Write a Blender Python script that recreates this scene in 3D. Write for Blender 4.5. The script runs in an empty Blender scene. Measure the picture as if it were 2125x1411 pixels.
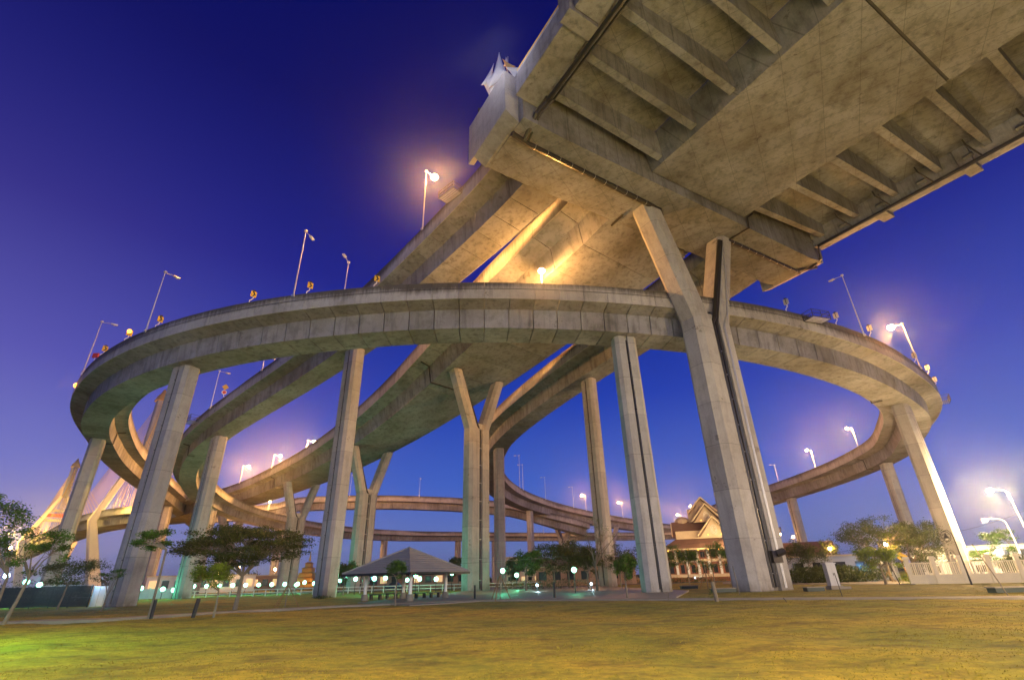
import bpy, math, random
import numpy as np
from mathutils import Vector, Matrix
random.seed(7); rng = np.random.default_rng(7)
S = bpy.context.scene; COL = S.collection
R = math.radians
# ------------------------------------------------------------------ camera
EYE = np.array([0, 0, 1.75]); PITCH = R(25.749); ROLL = R(1.52987); FPX = 1020.73   # focal length in pixels of a 2125 px wide frame
CXP, CYP = 1062.5, 705.5
_c, _s = math.cos(PITCH), math.sin(PITCH)
FW = np.array([0, _c, _s]); UP0 = np.array([0, -_s, _c]); R0 = np.array([1., 0, 0])
_cr, _sr = math.cos(ROLL), math.sin(ROLL)
cam = bpy.data.cameras.new('camera'); camo = bpy.data.objects.new('camera', cam); COL.objects.link(camo)
cx_ = Vector(R0*_cr - UP0*_sr); cy_ = Vector(R0*_sr + UP0*_cr); cz_ = Vector(-FW)
camo.matrix_world = Matrix(((cx_.x, cy_.x, cz_.x, 0), (cx_.y, cy_.y, cz_.y, 0), (cx_.z, cy_.z, cz_.z, 1.75), (0, 0, 0, 1)))
cam.sensor_width = 36; cam.lens = FPX/2125*36; cam.clip_start = .1; cam.clip_end = 8000
S.camera = camo
def ray(px, py):
    dx, dy = px-CXP, py-CYP
    return FW*FPX + R0*(dx*_cr-dy*_sr) - UP0*(dx*_sr+dy*_cr)
def atz(px, py, z):
    d = ray(px, py); return EYE + d*((z-EYE[2])/d[2])
def aty(px, py, y):
    d = ray(px, py); return EYE + d*(y/d[1])
def proj(P):
    P = np.atleast_2d(P)-EYE; z = P@FW; a = P@R0/z*FPX; b = -(P@UP0)/z*FPX
    return np.stack([CXP+a*_cr+b*_sr, CYP-a*_sr+b*_cr], 1)
def gnd(px, py): return atz(px, py, 0)
# ------------------------------------------------------------------ world, sun, exposure
S.view_settings.view_transform = 'Standard'; S.view_settings.look = 'None'
S.view_settings.exposure = 0; S.view_settings.gamma = 1
S.cycles.use_denoising = True
S.cycles.max_bounces = 5; S.cycles.diffuse_bounces = 3; S.cycles.sample_clamp_indirect = 4
S.cycles.use_light_tree = True
W = bpy.data.worlds.new('World'); S.world = W; W.use_nodes = True
nt = W.node_tree; nt.nodes.clear(); N = nt.nodes.new; Lk = nt.links.new
tc = N('ShaderNodeTexCoord'); sep = N('ShaderNodeSeparateXYZ'); Lk(tc.outputs['Generated'], sep.inputs[0])
ramp = N('ShaderNodeValToRGB'); Lk(sep.outputs['Z'], ramp.inputs[0]); cr = ramp.color_ramp
SKY = [(0.0, (.22, .25, .50)), (.06, (.14, .20, .52)), (.16, (.050, .125, .55)), (.32, (.012, .048, .42)), (.52, (.002, .013, .245)), (.75, (.002, .005, .12)), (1, (.001, .003, .08))]
cr.elements[0].position = SKY[0][0]; cr.elements[0].color = (*SKY[0][1], 1)
cr.elements[1].position = 1; cr.elements[1].color = (*SKY[-1][1], 1)
for p_, c_ in SKY[1:-1]:
    e = cr.elements.new(p_); e.color = (*c_, 1)
# town glow over the left horizon and, weaker, the right one
def glow(direction, power, col):
    vd = N('ShaderNodeVectorMath'); vd.operation = 'DOT_PRODUCT'; Lk(tc.outputs['Generated'], vd.inputs[0])
    v = Vector(direction).normalized(); vd.inputs[1].default_value = v
    m = N('ShaderNodeMath'); m.operation = 'MAXIMUM'; Lk(vd.outputs['Value'], m.inputs[0]); m.inputs[1].default_value = 0
    p = N('ShaderNodeMath'); p.operation = 'POWER'; Lk(m.outputs[0], p.inputs[0]); p.inputs[1].default_value = power
    mx = N('ShaderNodeMix'); mx.data_type = 'RGBA'; mx.inputs['A'].default_value = (0, 0, 0, 1); mx.inputs['B'].default_value = (*col, 1)
    Lk(p.outputs[0], mx.inputs['Factor']); return mx.outputs['Result']
g1 = glow((-.85, .55, -.05), 8, (.17, .09, .03)); g2 = glow((.8, .6, .0), 12, (.07, .05, .03))
def addc(a, b):
    mx = N('ShaderNodeMix'); mx.data_type = 'RGBA'; mx.blend_type = 'ADD'; mx.inputs['Factor'].default_value = 1
    Lk(a, mx.inputs['A']); Lk(b, mx.inputs['B']); return mx.outputs['Result']
skyc = addc(addc(ramp.outputs['Color'], g1), g2)
bg = N('ShaderNodeBackground'); Lk(skyc, bg.inputs['Color']); bg.inputs['Strength'].default_value = 1.0
wo = N('ShaderNodeOutputWorld'); Lk(bg.outputs[0], wo.inputs[0])
sunl = bpy.data.lights.new('dusk_fill', 'SUN'); sunl.energy = .42; sunl.angle = R(25); sunl.color = (.86, .88, 1)  # soft dusk sun added as fill for the near faces
suno = bpy.data.objects.new('dusk_fill', sunl); COL.objects.link(suno)
suno.rotation_euler = Vector((.55, -.80, .22)).to_track_quat('Z', 'Y').to_euler()
# ------------------------------------------------------------------ helpers
class MB:
    def __init__(s): s.v = []; s.f = []; s.uv = []
    def add(s, V, F, uv=None):
        o = len(s.v); s.v += [tuple(map(float, p)) for p in V]; s.f += [tuple(i+o for i in f) for f in F]
        if uv is not None: s.uv += [tuple(map(float, p)) for p in uv]
        return s
    def box(s, c, d, rz=0, tilt=None):
        V = [(x*d[0]/2, y*d[1]/2, z*d[2]/2) for x in (-1, 1) for y in (-1, 1) for z in (-1, 1)]
        M = Matrix.Rotation(rz, 3, 'Z')
        if tilt is not None: M = tilt
        V = [M @ Vector(p)+Vector([float(q) for q in c]) for p in V]
        return s.add(V, [(0, 1, 3, 2), (4, 6, 7, 5), (0, 4, 5, 1), (2, 3, 7, 6), (0, 2, 6, 4), (1, 5, 7, 3)])
    def tube(s, pts, r, n=6, cap=True):
        pts = [Vector([float(q) for q in p]) for p in pts]; k = len(pts)
        rr = r if isinstance(r, (list, tuple)) else [r]*k
        V = []; prev = None
        for i, p in enumerate(pts):
            t = (pts[min(i+1, k-1)]-pts[max(i-1, 0)]).normalized()
            if prev is None: a = t.orthogonal().normalized()
            else: a = (prev-t*prev.dot(t)).normalized()
            prev = a; b = t.cross(a)
            V += [p+(a*math.cos(2*math.pi*j/n)+b*math.sin(2*math.pi*j/n))*rr[i] for j in range(n)]
        F = [(i*n+j, i*n+(j+1) % n, (i+1)*n+(j+1) % n, (i+1)*n+j) for i in range(k-1) for j in range(n)]
        if cap: F += [tuple(range(n-1, -1, -1)), tuple((k-1)*n+j for j in range(n))]
        return s.add(V, F)
    def prism(s, poly, z0, z1, top=None):
        n = len(poly); top = top or poly
        V = [(x, y, z0) for x, y in poly]+[(x, y, z1) for x, y in top]
        return s.add(V, [(j, (j+1) % n, (j+1) % n+n, j+n) for j in range(n)]+[tuple(range(n-1, -1, -1)), tuple(range(n, 2*n))])
    def loft(s, A, B):           # two closed rings of 3-D points
        n = len(A)
        return s.add(list(A)+list(B), [(j, (j+1) % n, (j+1) % n+n, j+n) for j in range(n)]+[tuple(range(n-1, -1, -1)), tuple(range(n, 2*n))])
    def ball(s, c, r, n=8, m=5, sz=1):
        V = []; F = []
        for i in range(m+1):
            a = math.pi*i/m
            for j in range(n): V.append((c[0]+r*math.sin(a)*math.cos(2*math.pi*j/n), c[1]+r*math.sin(a)*math.sin(2*math.pi*j/n), c[2]+r*sz*math.cos(a)))
        F = [(i*n+j, (i+1)*n+j, (i+1)*n+(j+1) % n, i*n+(j+1) % n) for i in range(m) for j in range(n)]
        return s.add(V, F)
    def mesh(s, name, origin=None):
        V = np.array(s.v, dtype=float)
        if origin is not None and len(V): V = V-np.array(origin, dtype=float)
        me = bpy.data.meshes.new(name); me.from_pydata(V.tolist(), [], s.f)
        if s.uv and len(s.uv) == len(s.v):
            ul = me.uv_layers.new(name='UVMap'); li = np.empty(len(me.loops), dtype=np.int32); me.loops.foreach_get('vertex_index', li)
            ul.data.foreach_set('uv', np.array(s.uv, dtype=np.float32)[li].ravel())
        return me
    def build(s, name, m, parent=None, local=False, smooth=False, label=None, recalc=False):
        org = None if (parent is None or local) else WL(parent)
        me = s.mesh(name, org); me.materials.append(m)
        if recalc:
            import bmesh
            b = bmesh.new(); b.from_mesh(me); bmesh.ops.recalc_face_normals(b, faces=b.faces); b.to_mesh(me); b.free()
        if smooth: me.polygons.foreach_set('use_smooth', [True]*len(me.polygons))
        o = bpy.data.objects.new(name, me); COL.objects.link(o); o.parent = parent
        if label: o['label'] = label
        return o
def WL(o):
    v = np.zeros(3)
    while o is not None: v = v+np.array(o.location); o = o.parent
    return v
def tag(o, label=None, cat=None, group=None, kind=None):
    for k, v in (('label', label), ('category', cat), ('group', group), ('kind', kind)):
        if v: o[k] = v
    return o
def thing(name, label, cat, loc=(0, 0, 0), rz=0, group=None):
    o = bpy.data.objects.new(name, None); COL.objects.link(o); o.location = [float(x) for x in loc]; o.rotation_euler = (0, 0, rz)
    o.empty_display_size = .2
    return tag(o, label, cat, group)
def struct(name, mb, m, **k): return tag(mb.build(name, m, **k), kind='structure')
def copy_tree(o, parent=None):
    c = o.copy(); COL.objects.link(c); c.parent = parent
    for ch in list(o.children): copy_tree(ch, c)
    return c
def dup(o, loc, rz=0, label=None, scale=None):
    c = copy_tree(o); c.location = [float(x) for x in loc]; c.rotation_euler = (0, 0, rz)
    if label: c['label'] = label
    if scale: c.scale = (scale,)*3 if not isinstance(scale, tuple) else scale
    return c
# ------------------------------------------------------------------ materials
def mat(name, col, rough=.7, metal=0, emit=None, estr=0, noise=None, bump=0, bscale=20):
    m = bpy.data.materials.new(name); m.use_nodes = True; t = m.node_tree; b = t.nodes['Principled BSDF']
    b.inputs['Base Color'].default_value = (*col, 1); b.inputs['Roughness'].default_value = rough; b.inputs['Metallic'].default_value = metal
    if emit: b.inputs['Emission Color'].default_value = (*emit, 1); b.inputs['Emission Strength'].default_value = estr
    co = t.nodes.new('ShaderNodeTexCoord')
    if noise:
        n = t.nodes.new('ShaderNodeTexNoise'); n.inputs['Scale'].default_value = noise[0]; n.inputs['Detail'].default_value = 5
        t.links.new(co.outputs['Object'], n.inputs['Vector'])
        mx = t.nodes.new('ShaderNodeMix'); mx.data_type = 'RGBA'; k = noise[1]
        mx.inputs['A'].default_value = (*[c*(1-k) for c in col], 1); mx.inputs['B'].default_value = (*[min(1, c*(1+k)) for c in col], 1)
        t.links.new(n.outputs[0], mx.inputs['Factor']); t.links.new(mx.outputs['Result'], b.inputs['Base Color'])
    if bump:
        n = t.nodes.new('ShaderNodeTexNoise'); n.inputs['Scale'].default_value = bscale; n.inputs['Detail'].default_value = 4
        t.links.new(co.outputs['Object'], n.inputs['Vector'])
        bp = t.nodes.new('ShaderNodeBump'); bp.inputs['Strength'].default_value = bump; bp.inputs['Distance'].default_value = .05
        t.links.new(n.outputs[0], bp.inputs['Height']); t.links.new(bp.outputs[0], b.inputs['Normal'])
    return m
def concrete(name, col, stain=.5, streak=.35, top=False, boards=True, lifts=False):
    m = bpy.data.materials.new(name); m.use_nodes = True; t = m.node_tree; b = t.nodes['Principled BSDF']; b.inputs['Roughness'].default_value = .85
    n_ = t.nodes.new; l = t.links.new
    co = n_('ShaderNodeTexCoord')
    def noise(scale, mapping=(1, 1, 1), detail=6, lo=.35, hi=.7, rough=.55):
        mp = n_('ShaderNodeMapping'); mp.inputs['Scale'].default_value = mapping; l(co.outputs['Object'], mp.inputs['Vector'])
        n = n_('ShaderNodeTexNoise'); n.inputs['Scale'].default_value = scale; n.inputs['Detail'].default_value = detail; n.inputs['Roughness'].default_value = rough; l(mp.outputs[0], n.inputs['Vector'])
        r = n_('ShaderNodeMapRange'); r.inputs['From Min'].default_value = lo; r.inputs['From Max'].default_value = hi; l(n.outputs[0], r.inputs['Value']); return r.outputs[0]
    def mul(a, f, k):      # darken colour a by k where f is 1
        mx = n_('ShaderNodeMix'); mx.data_type = 'RGBA'; mx.blend_type = 'MULTIPLY'; l(f, mx.inputs['Factor']); l(a, mx.inputs['A'])
        mx.inputs['B'].default_value = (k[0], k[1], k[2], 1); return mx.outputs['Result']
    base = n_('ShaderNodeRGB'); base.outputs[0].default_value = (*col, 1); c = base.outputs[0]
    c = mul(c, noise(.16, (1, 1, 1), 7), (1-stain*.55, 1-stain*.6, 1-stain*.7))
    c = mul(c, noise(.7, (1, 1, 1), 9, .48, .62, .7), (1-stain*.35, 1-stain*.35, 1-stain*.38))
    c = mul(c, noise(1.6, (1, 1, .1), 5, .5, .75), (1-streak, 1-streak, 1-streak*.9))
    c = mul(c, noise(7, (1, 1, 1), 3, .3, .9), (.82, .82, .82))
    # irregular dark patches of damp
    c = mul(c, noise(.42, (1, 1, 1), 10, .63, .655, .72), (.58, .56, .54))
    if boards:      # fine shutter board lines in a brick bond, faint
        br = n_('ShaderNodeTexBrick'); mp = n_('ShaderNodeMapping'); mp.inputs['Rotation'].default_value = (0, 0, R(31.2)); l(co.outputs['Object'], mp.inputs['Vector']); l(mp.outputs[0], br.inputs['Vector'])
        br.inputs['Scale'].default_value = .15; br.offset = 0.0; br.inputs['Mortar Size'].default_value = .005; br.inputs['Color1'].default_value = (1, 1, 1, 1); br.inputs['Color2'].default_value = (.86, .86, .86, 1); br.inputs['Mortar'].default_value = (.42, .41, .40, 1); br.inputs['Bias'].default_value = -.2
        mx = n_('ShaderNodeMix'); mx.data_type = 'RGBA'; mx.blend_type = 'MULTIPLY'; mx.inputs['Factor'].default_value = .6; l(c, mx.inputs['A']); l(br.outputs['Color'], mx.inputs['B']); c = mx.outputs['Result']
    if lifts:      # one pour above another: a thin joint and a slight change of tone every few metres, splash dirt at the foot
        sp0 = n_('ShaderNodeSeparateXYZ'); l(co.outputs['Object'], sp0.inputs[0])
        def mth(op, a_, b_):
            k_ = n_('ShaderNodeMath'); k_.operation = op
            for q_, v_ in ((0, a_), (1, b_)):
                if v_ is None: continue
                if isinstance(v_, (int, float)): k_.inputs[q_].default_value = v_
                else: l(v_, k_.inputs[q_])
            return k_.outputs[0]
        d_ = mth('DIVIDE', sp0.outputs['Z'], 4.7); fr = mth('FRACT', d_, None); ln = mth('LESS_THAN', fr, .011); fl_ = mth('FLOOR', d_, None)
        wn = n_('ShaderNodeTexWhiteNoise'); wn.noise_dimensions = '1D'; l(fl_, wn.inputs['W'])
        c = mul(c, ln, (.6, .6, .6)); c = mul(c, wn.outputs['Value'], (.84, .84, .86))
        ft = n_('ShaderNodeMapRange'); ft.inputs['From Min'].default_value = 1.1; ft.inputs['From Max'].default_value = 0; l(sp0.outputs['Z'], ft.inputs['Value']); ft2 = mth('MULTIPLY', ft.outputs[0], noise(1.1, (1, 1, .4), 6, .35, .65))
        c = mul(c, ft2, (.45, .40, .33))
    oi = n_('ShaderNodeObjectInfo'); r = n_('ShaderNodeMapRange'); r.inputs['To Min'].default_value = .84; r.inputs['To Max'].default_value = 1.08; l(oi.outputs['Random'], r.inputs['Value'])
    mx = n_('ShaderNodeMix'); mx.data_type = 'RGBA'; mx.blend_type = 'MULTIPLY'; mx.inputs['Factor'].default_value = 1; l(c, mx.inputs['A']); l(r.outputs[0], mx.inputs['B']); c = mx.outputs['Result']
    if top:      # black run-off growth coming down from the coping; UV.y is metres below the top
        uv = n_('ShaderNodeUVMap'); sp = n_('ShaderNodeSeparateXYZ'); l(uv.outputs[0], sp.inputs[0])
        mp = n_('ShaderNodeMapping'); mp.inputs['Scale'].default_value = (1.3, .12, 1); l(uv.outputs[0], mp.inputs['Vector'])
        n = n_('ShaderNodeTexNoise'); n.inputs['Scale'].default_value = 2.2; n.inputs['Detail'].default_value = 8; n.inputs['Roughness'].default_value = .7; l(mp.outputs[0], n.inputs['Vector'])
        lg = n_('ShaderNodeTexNoise'); lg.inputs['Scale'].default_value = .05; l(uv.outputs[0], lg.inputs['Vector'])
        a = n_('ShaderNodeMath'); a.operation = 'MULTIPLY_ADD'; l(n.outputs[0], a.inputs[0]); a.inputs[1].default_value = 2.0; a.inputs[2].default_value = -.95
        a1 = n_('ShaderNodeMath'); a1.operation = 'MULTIPLY_ADD'; l(lg.outputs[0], a1.inputs[0]); a1.inputs[1].default_value = 3.4; l(a.outputs[0], a1.inputs[2])
        a2 = n_('ShaderNodeMath'); a2.operation = 'SUBTRACT'; l(a1.outputs[0], a2.inputs[0]); l(sp.outputs['Y'], a2.inputs[1])
        r2 = n_('ShaderNodeMapRange'); r2.inputs['From Min'].default_value = .55; r2.inputs['From Max'].default_value = 1.5; l(a2.outputs[0], r2.inputs['Value'])
        c = mul(c, r2.outputs[0], (.22, .21, .20))
    l(c, b.inputs['Base Color'])
    n = n_('ShaderNodeTexNoise'); n.inputs['Scale'].default_value = 5; n.inputs['Detail'].default_value = 8; l(co.outputs['Object'], n.inputs['Vector'])
    bp = n_('ShaderNodeBump'); bp.inputs['Strength'].default_value = .35; bp.inputs['Distance'].default_value = .04; l(n.outputs[0], bp.inputs['Height']); l(bp.outputs[0], b.inputs['Normal'])
    return m
M = {}
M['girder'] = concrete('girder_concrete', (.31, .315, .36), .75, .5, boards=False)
M['barrier'] = concrete('barrier_concrete', (.47, .46, .46), .45, .35, top=True, boards=False)
M['pier'] = concrete('pier_concrete', (.49, .485, .48), .38, .26, boards=False, lifts=True)
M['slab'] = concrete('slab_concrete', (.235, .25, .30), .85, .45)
M['paint'] = mat('grey_paint', (.45, .46, .48), .5, .3)
M['galv'] = mat('galvanised_steel', (.55, .56, .58), .4, .6, noise=(3, .15))
M['black'] = mat('black_pipe', (.018, .018, .02), .35)
M['dark'] = mat('dark_steel', (.03, .03, .035), .5, .3)
M['white'] = mat('white_paint', (.78, .78, .76), .6, noise=(2, .08))
M['signY'] = mat('sign_yellow', (.60, .38, .02), .5)
M['signB'] = mat('sign_black', (.02, .02, .02), .5)
M['cream'] = mat('ochre_membrane', (.62, .42, .14), .6)
M['railY'] = mat('yellow_rail', (.8, .5, .06), .5)  # yellow colour of the overhead deck's top rail
M['signR'] = mat('sign_red', (.6, .05, .02), .5)
M['amberL'] = mat('amber_lens', (.9, .4, .02), .4, emit=(1, .42, .05), estr=6)
M['bark'] = mat('bark', (.20, .17, .13), .9, noise=(6, .4), bump=.4)
M['cane'] = mat('bamboo_stake', (.25, .14, .06), .8, noise=(5, .3))
M['asphalt'] = mat('asphalt', (.06, .06, .062), .85, noise=(4, .3), bump=.2, bscale=60)
M['paving'] = mat('paving', (.22, .20, .17), .55, noise=(1.2, .25), bump=.15, bscale=30)
M['kerb'] = mat('path_concrete', (.24, .215, .18), .8, noise=(1.5, .3), bump=.2)
SOD = (1, .44, .10); WRM = (1, .66, .30); MERC = (.10, 1, .48); COOL = (.55, .85, 1)
M['Lsod'] = mat('sodium_lamp_glass', (1, .8, .5), .3, emit=(1, .62, .28), estr=60)
M['Lgrn'] = mat('mercury_lamp_glass', (.7, 1, .85), .3, emit=(.30, 1, .62), estr=6)
M['Lcool'] = mat('cool_lamp_glass', (.8, .9, 1), .3, emit=(.6, .85, 1), estr=5)
NL = [0]
def light(name, p, power, col, r=.3, parent=None):
    d = bpy.data.lights.new(name, 'POINT'); d.energy = power; d.color = col; d.shadow_soft_size = r
    o = bpy.data.objects.new(name, d); COL.objects.link(o)
    if parent is not None: o.parent = parent; o.location = Vector([float(x) for x in p])-Vector(WL(parent))
    else: o.location = [float(x) for x in p]
    NL[0] += 1; return o
# ------------------------------------------------------------------ ramps
def catmull(P, n=16):
    P = np.asarray(P, float); Q = np.vstack([2*P[0]-P[1], P, 2*P[-1]-P[-2]]); out = []; t = np.arange(n)[:, None]/n
    for i in range(1, len(Q)-2):
        a, b, c, d = Q[i-1], Q[i], Q[i+1], Q[i+2]
        out.append(.5*((2*b)+(-a+c)*t+(2*a-5*b+4*c-d)*t*t+(-a+3*b-3*c+d)*t**3))
    out.append(Q[-2][None]); return np.vstack(out)
class Ramp:
    """P: centre line control points (deck level); KV, KL: scale of section heights and widths at those points"""
    def __init__(s, name, label, P, KV, KL, sec, seg, outer=-1, parapets=(1, 1), sname='girder_segment', plabel=None):
        s.C = catmull(np.column_stack([np.array(P, float), KV, KL])); s.sec = sec; s.outer = outer
        d = np.linalg.norm(np.diff(s.C[:, :2], axis=0), axis=1); L = np.concatenate([[0], np.cumsum(d)]); s.len = L[-1]; n = max(2, int(round(s.len/seg)))
        s.A = np.linspace(0, s.len, n+1); s.K = np.column_stack([np.interp(s.A, L, s.C[:, i]) for i in range(5)])
        s.fine = np.column_stack([np.interp(np.linspace(0, s.len, n*6+1), L, s.C[:, i]) for i in range(5)])
        W_, bt, bb, eb, rt, bot, top = sec; w = W_/2-.08
        prof = [(w, eb), (bt/2, rt), (bb/2, bot), (-bb/2, bot), (-bt/2, rt), (-w, eb), (-w, 0), (w, 0)]
        s.root = thing(name, label, 'elevated road', (*s.K[0, :3],))
        s.girders = []
        for i in range(n):
            g = .05 if seg < 8 else .07
            a, b = s.ring(i, prof, g), s.ring(i+1, prof, -g)
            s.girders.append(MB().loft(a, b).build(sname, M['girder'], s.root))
            for sd in (-1, 1):
                if not parapets[0 if sd == outer else 1]: continue
                pr = [(w+.08, eb-.05), (w+.08, top), (w-.16, top), (w-.36, .02), (w+.004, .02), (w+.004, eb-.05)]
                pr = [(sd*o, v) for o, v in pr]
                m = MB(); A, B = s.ring(i, pr, .02), s.ring(i+1, pr, -.02); k = len(pr)
                if sd < 0: A, B, pr = A[::-1], B[::-1], pr[::-1]
                uv = [(s.A[i], top-v) for o, v in pr]+[(s.A[i+1], top-v) for o, v in pr]
                m.add(list(A)+list(B), [(j, (j+1) % k, (j+1) % k+k, j+k) for j in range(k)]+[tuple(range(k-1, -1, -1)), tuple(range(k, 2*k))], uv)
                m.build('barrier_panel', M['barrier'], s.root)
    def frame(s, K, i):
        a = K[max(i-1, 0)]; b = K[min(i+1, len(K)-1)]; t = (b-a)[:2]; t = t/np.linalg.norm(t); return t, np.array([t[1], -t[0]])
    def ring(s, i, prof, push=0):
        t, n = s.frame(s.K, i); c = s.K[i]
        return [np.array([*(c[:2]+n*o*c[4]+t*push), c[2]+v*c[3]]) for o, v in prof]
    def pt(s, i, o, v):     # on the fine line; o>0 right of travel
        t, n = s.frame(s.fine, i); c = s.fine[i]; return np.array([*(c[:2]+n*o*c[4]), c[2]+v*c[3]])
    def find(s, px, py, o=0, v=None, lo=0, hi=1):
        v = s.sec[5] if v is None else v; n = len(s.fine)
        I = range(int(lo*(n-1)), int(hi*(n-1))+1); Q = proj(np.array([s.pt(i, o, v) for i in I]))
        d = ((Q-np.array([px, py]))**2).sum(1); k = int(d.argmin()); return list(I)[k]
    def edge(s, px, py, side, v=1.2, inset=.1, lo=0, hi=1):
        o = side*(s.sec[0]/2-inset); i = s.find(px, py, o, v, lo, hi); t, _ = s.frame(s.fine, i); return s.pt(i, o, v), math.atan2(t[1], t[0]), i
SEC1 = (9.0, 4.6, 4.2, -1.0, -1.35, -3.8, 1.2)
SEC3 = (14.0, 10.0, 9.2, -1.0, -1.35, -3.8, 1.2)
P1 = [[82, 215, 24.5], [87.7, 175.1, 26.0], [94.0, 147.4, 28.0], [92.4, 122.7, 29.1], [82.9, 102.9, 29.2], [72.0, 86.5, 28.8], [59.6, 74.6, 29.1], [46.3, 66.1, 30.4], [30.2, 60.7, 32.1], [10.1, 57.1, 33.1], [-11.7, 55.2, 32.9], [-33.6, 56.8, 31.7], [-52.0, 63.6, 30.3], [-69.3, 78.6, 29.9], [-84.0, 100.5, 30.0], [-94.5, 121, 29.8], [-102, 141, 28.8], [-108, 160, 27.2], [-114, 180, 25.6], [-124, 204, 24]]
R1 = Ramp('loop_ramp', 'curved concrete loop road sweeping across the front of the picture', P1, [1]*10+[1, .97, .93]+[.9]*7, [1]*10+[1, .97, .93]+[.9]*7, SEC1, 3.0)
P2 = [[4.3, 47.0, 49.8], [-.6, 52.4, 48.4], [-10.1, 60.8, 45.1], [-21.9, 69.7, 40.5], [-33.7, 77.5, 36.5], [-45.1, 83.9, 32.8], [-54.8, 89.1, 29.1], [-64.5, 98.6, 26.9], [-71.8, 109.8, 25.0], [-76.7, 122.5, 23.3], [-79.0, 136.5, 21.9], [-78.1, 151.8, 20.7], [-74.0, 168.3, 19.7], [-66.6, 185.8, 19.0], [-57, 203, 18.9], [-44, 222, 19.3], [-26, 243, 20.2], [-2, 260, 20.6], [26, 270, 20.6], [60, 272, 20.2], [95, 268, 20], [130, 262, 20]]
K2 = [1.2, 1.17, 1.12, 1.05, .96, .885, .8, .76]+[.74]*14
R2 = Ramp('descending_ramp', 'narrow curved road behind the loop, dropping left and circling to the far side', P2, K2, K2, SEC1, 3.4)
P3 = [[20.3, 57.2, 50.2], [18.0, 60.3, 49.4], [3.6, 76.6, 44.9], [-9.6, 90.2, 40.1], [-21.2, 99.8, 35.3], [-32.6, 109.3, 31.8], [-45.5, 120.7, 29.3], [-59.5, 133.5, 28.0], [-73.8, 147.5, 27.5], [-89, 160, 27.1], [-108, 174, 27], [-132, 190, 27.3]]
R3 = Ramp('wide_viaduct', 'broad concrete box viaduct on forked piers running away to the lower left', P3, [1.38, 1.38, 1.37, 1.28, 1.15, 1.05, 1, .95, .92, .9, .9, .9], [1.76, 1.76, 1.73, 1.54, 1.3, 1.1, .95, .85, .8, .8, .85, .9], SEC3, 6.0)
P4 = [[38.5, 67.5, 49.7], [37.0, 69.4, 49.1], [23.5, 84.6, 44.5], [8.9, 101.3, 39.7], [-1.9, 118.5, 35.9], [-7.6, 139.1, 33.2], [-8.2, 162.5, 31.3], [-2.0, 188.0, 29.8], [11.3, 215.5, 28.6], [31.6, 244.5, 27.4], [58.7, 274.4, 26.2], [92.3, 305.0, 24.8], [130, 335, 23.5]]
K4 = [1.3, 1.29, 1.2, 1.12, 1.06]+[1]*8
R4 = Ramp('right_hand_ramp', 'curved road with brightly lit parapet bending away to the far right', P4, K4, K4, SEC1, 3.6)
P5 = [[-125, 196, 26.5]]+[list(aty(px, py, y)-np.array([0, -3.5, 1.2])) for px, py, y in ((540, 1047, 205), (600, 1034, 212), (671, 1030, 215), (747, 1028.4, 216), (820, 1028.4, 216), (900, 1031, 216), (954, 1033.6, 216), (1047, 1042, 216), (1091, 1051.5, 216), (1162, 1071, 218), (1210, 1085, 226))]
R5 = Ramp('cross_ramp', 'far road lit orange, crossing the gap between the forked piers', P5, [1]*len(P5), [1]*len(P5), SEC1, 5.0)
# ------------------------------------------------------------------ piers
def oct_(w, d, c): return [(-w+c, -d), (w-c, -d), (w, -d+c), (w, d-c), (w-c, d), (-w+c, d), (-w, d-c), (-w, -d+c)]
def grooved(w, d, c, g, gd):     # octagonal shaft with a recessed groove on both broad faces
    return [(-w+c, -d), (-g, -d), (-g, -d+gd), (g, -d+gd), (g, -d), (w-c, -d), (w, -d+c), (w, d-c), (w-c, d), (g, d), (g, d-gd), (-g, d-gd), (-g, d), (-w+c, d), (-w, d-c), (-w, -d+c)]
def rot2(p, a): c, s = math.cos(a), math.sin(a); return (p[0]*c-p[1]*s, p[0]*s+p[1]*c)
def single_pier(x, y, top, ang, label, w=1.42, d=1.1, pipe=True):
    t = thing('bridge_pier', label, 'pier', (x, y, 0), ang, 'single shaft piers under the ramps')
    MB().prism(grooved(w, d, .42, .16, .22), -.3, top).build('shaft', M['pier'], t, local=True)
    if pipe:
        MB().tube([(0, -d+.10, .3), (0, -d+.10, top-.6)], .085, 6).build('drain_pipe', M['black'], t, local=True)
        m = MB()
        for k in range(int(top/3)): m.box((0, -d+.09, 1.5+k*3), (.3, .22, .08))
        m.build('pipe_clip', M['dark'], t, local=True)
    return t
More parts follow.
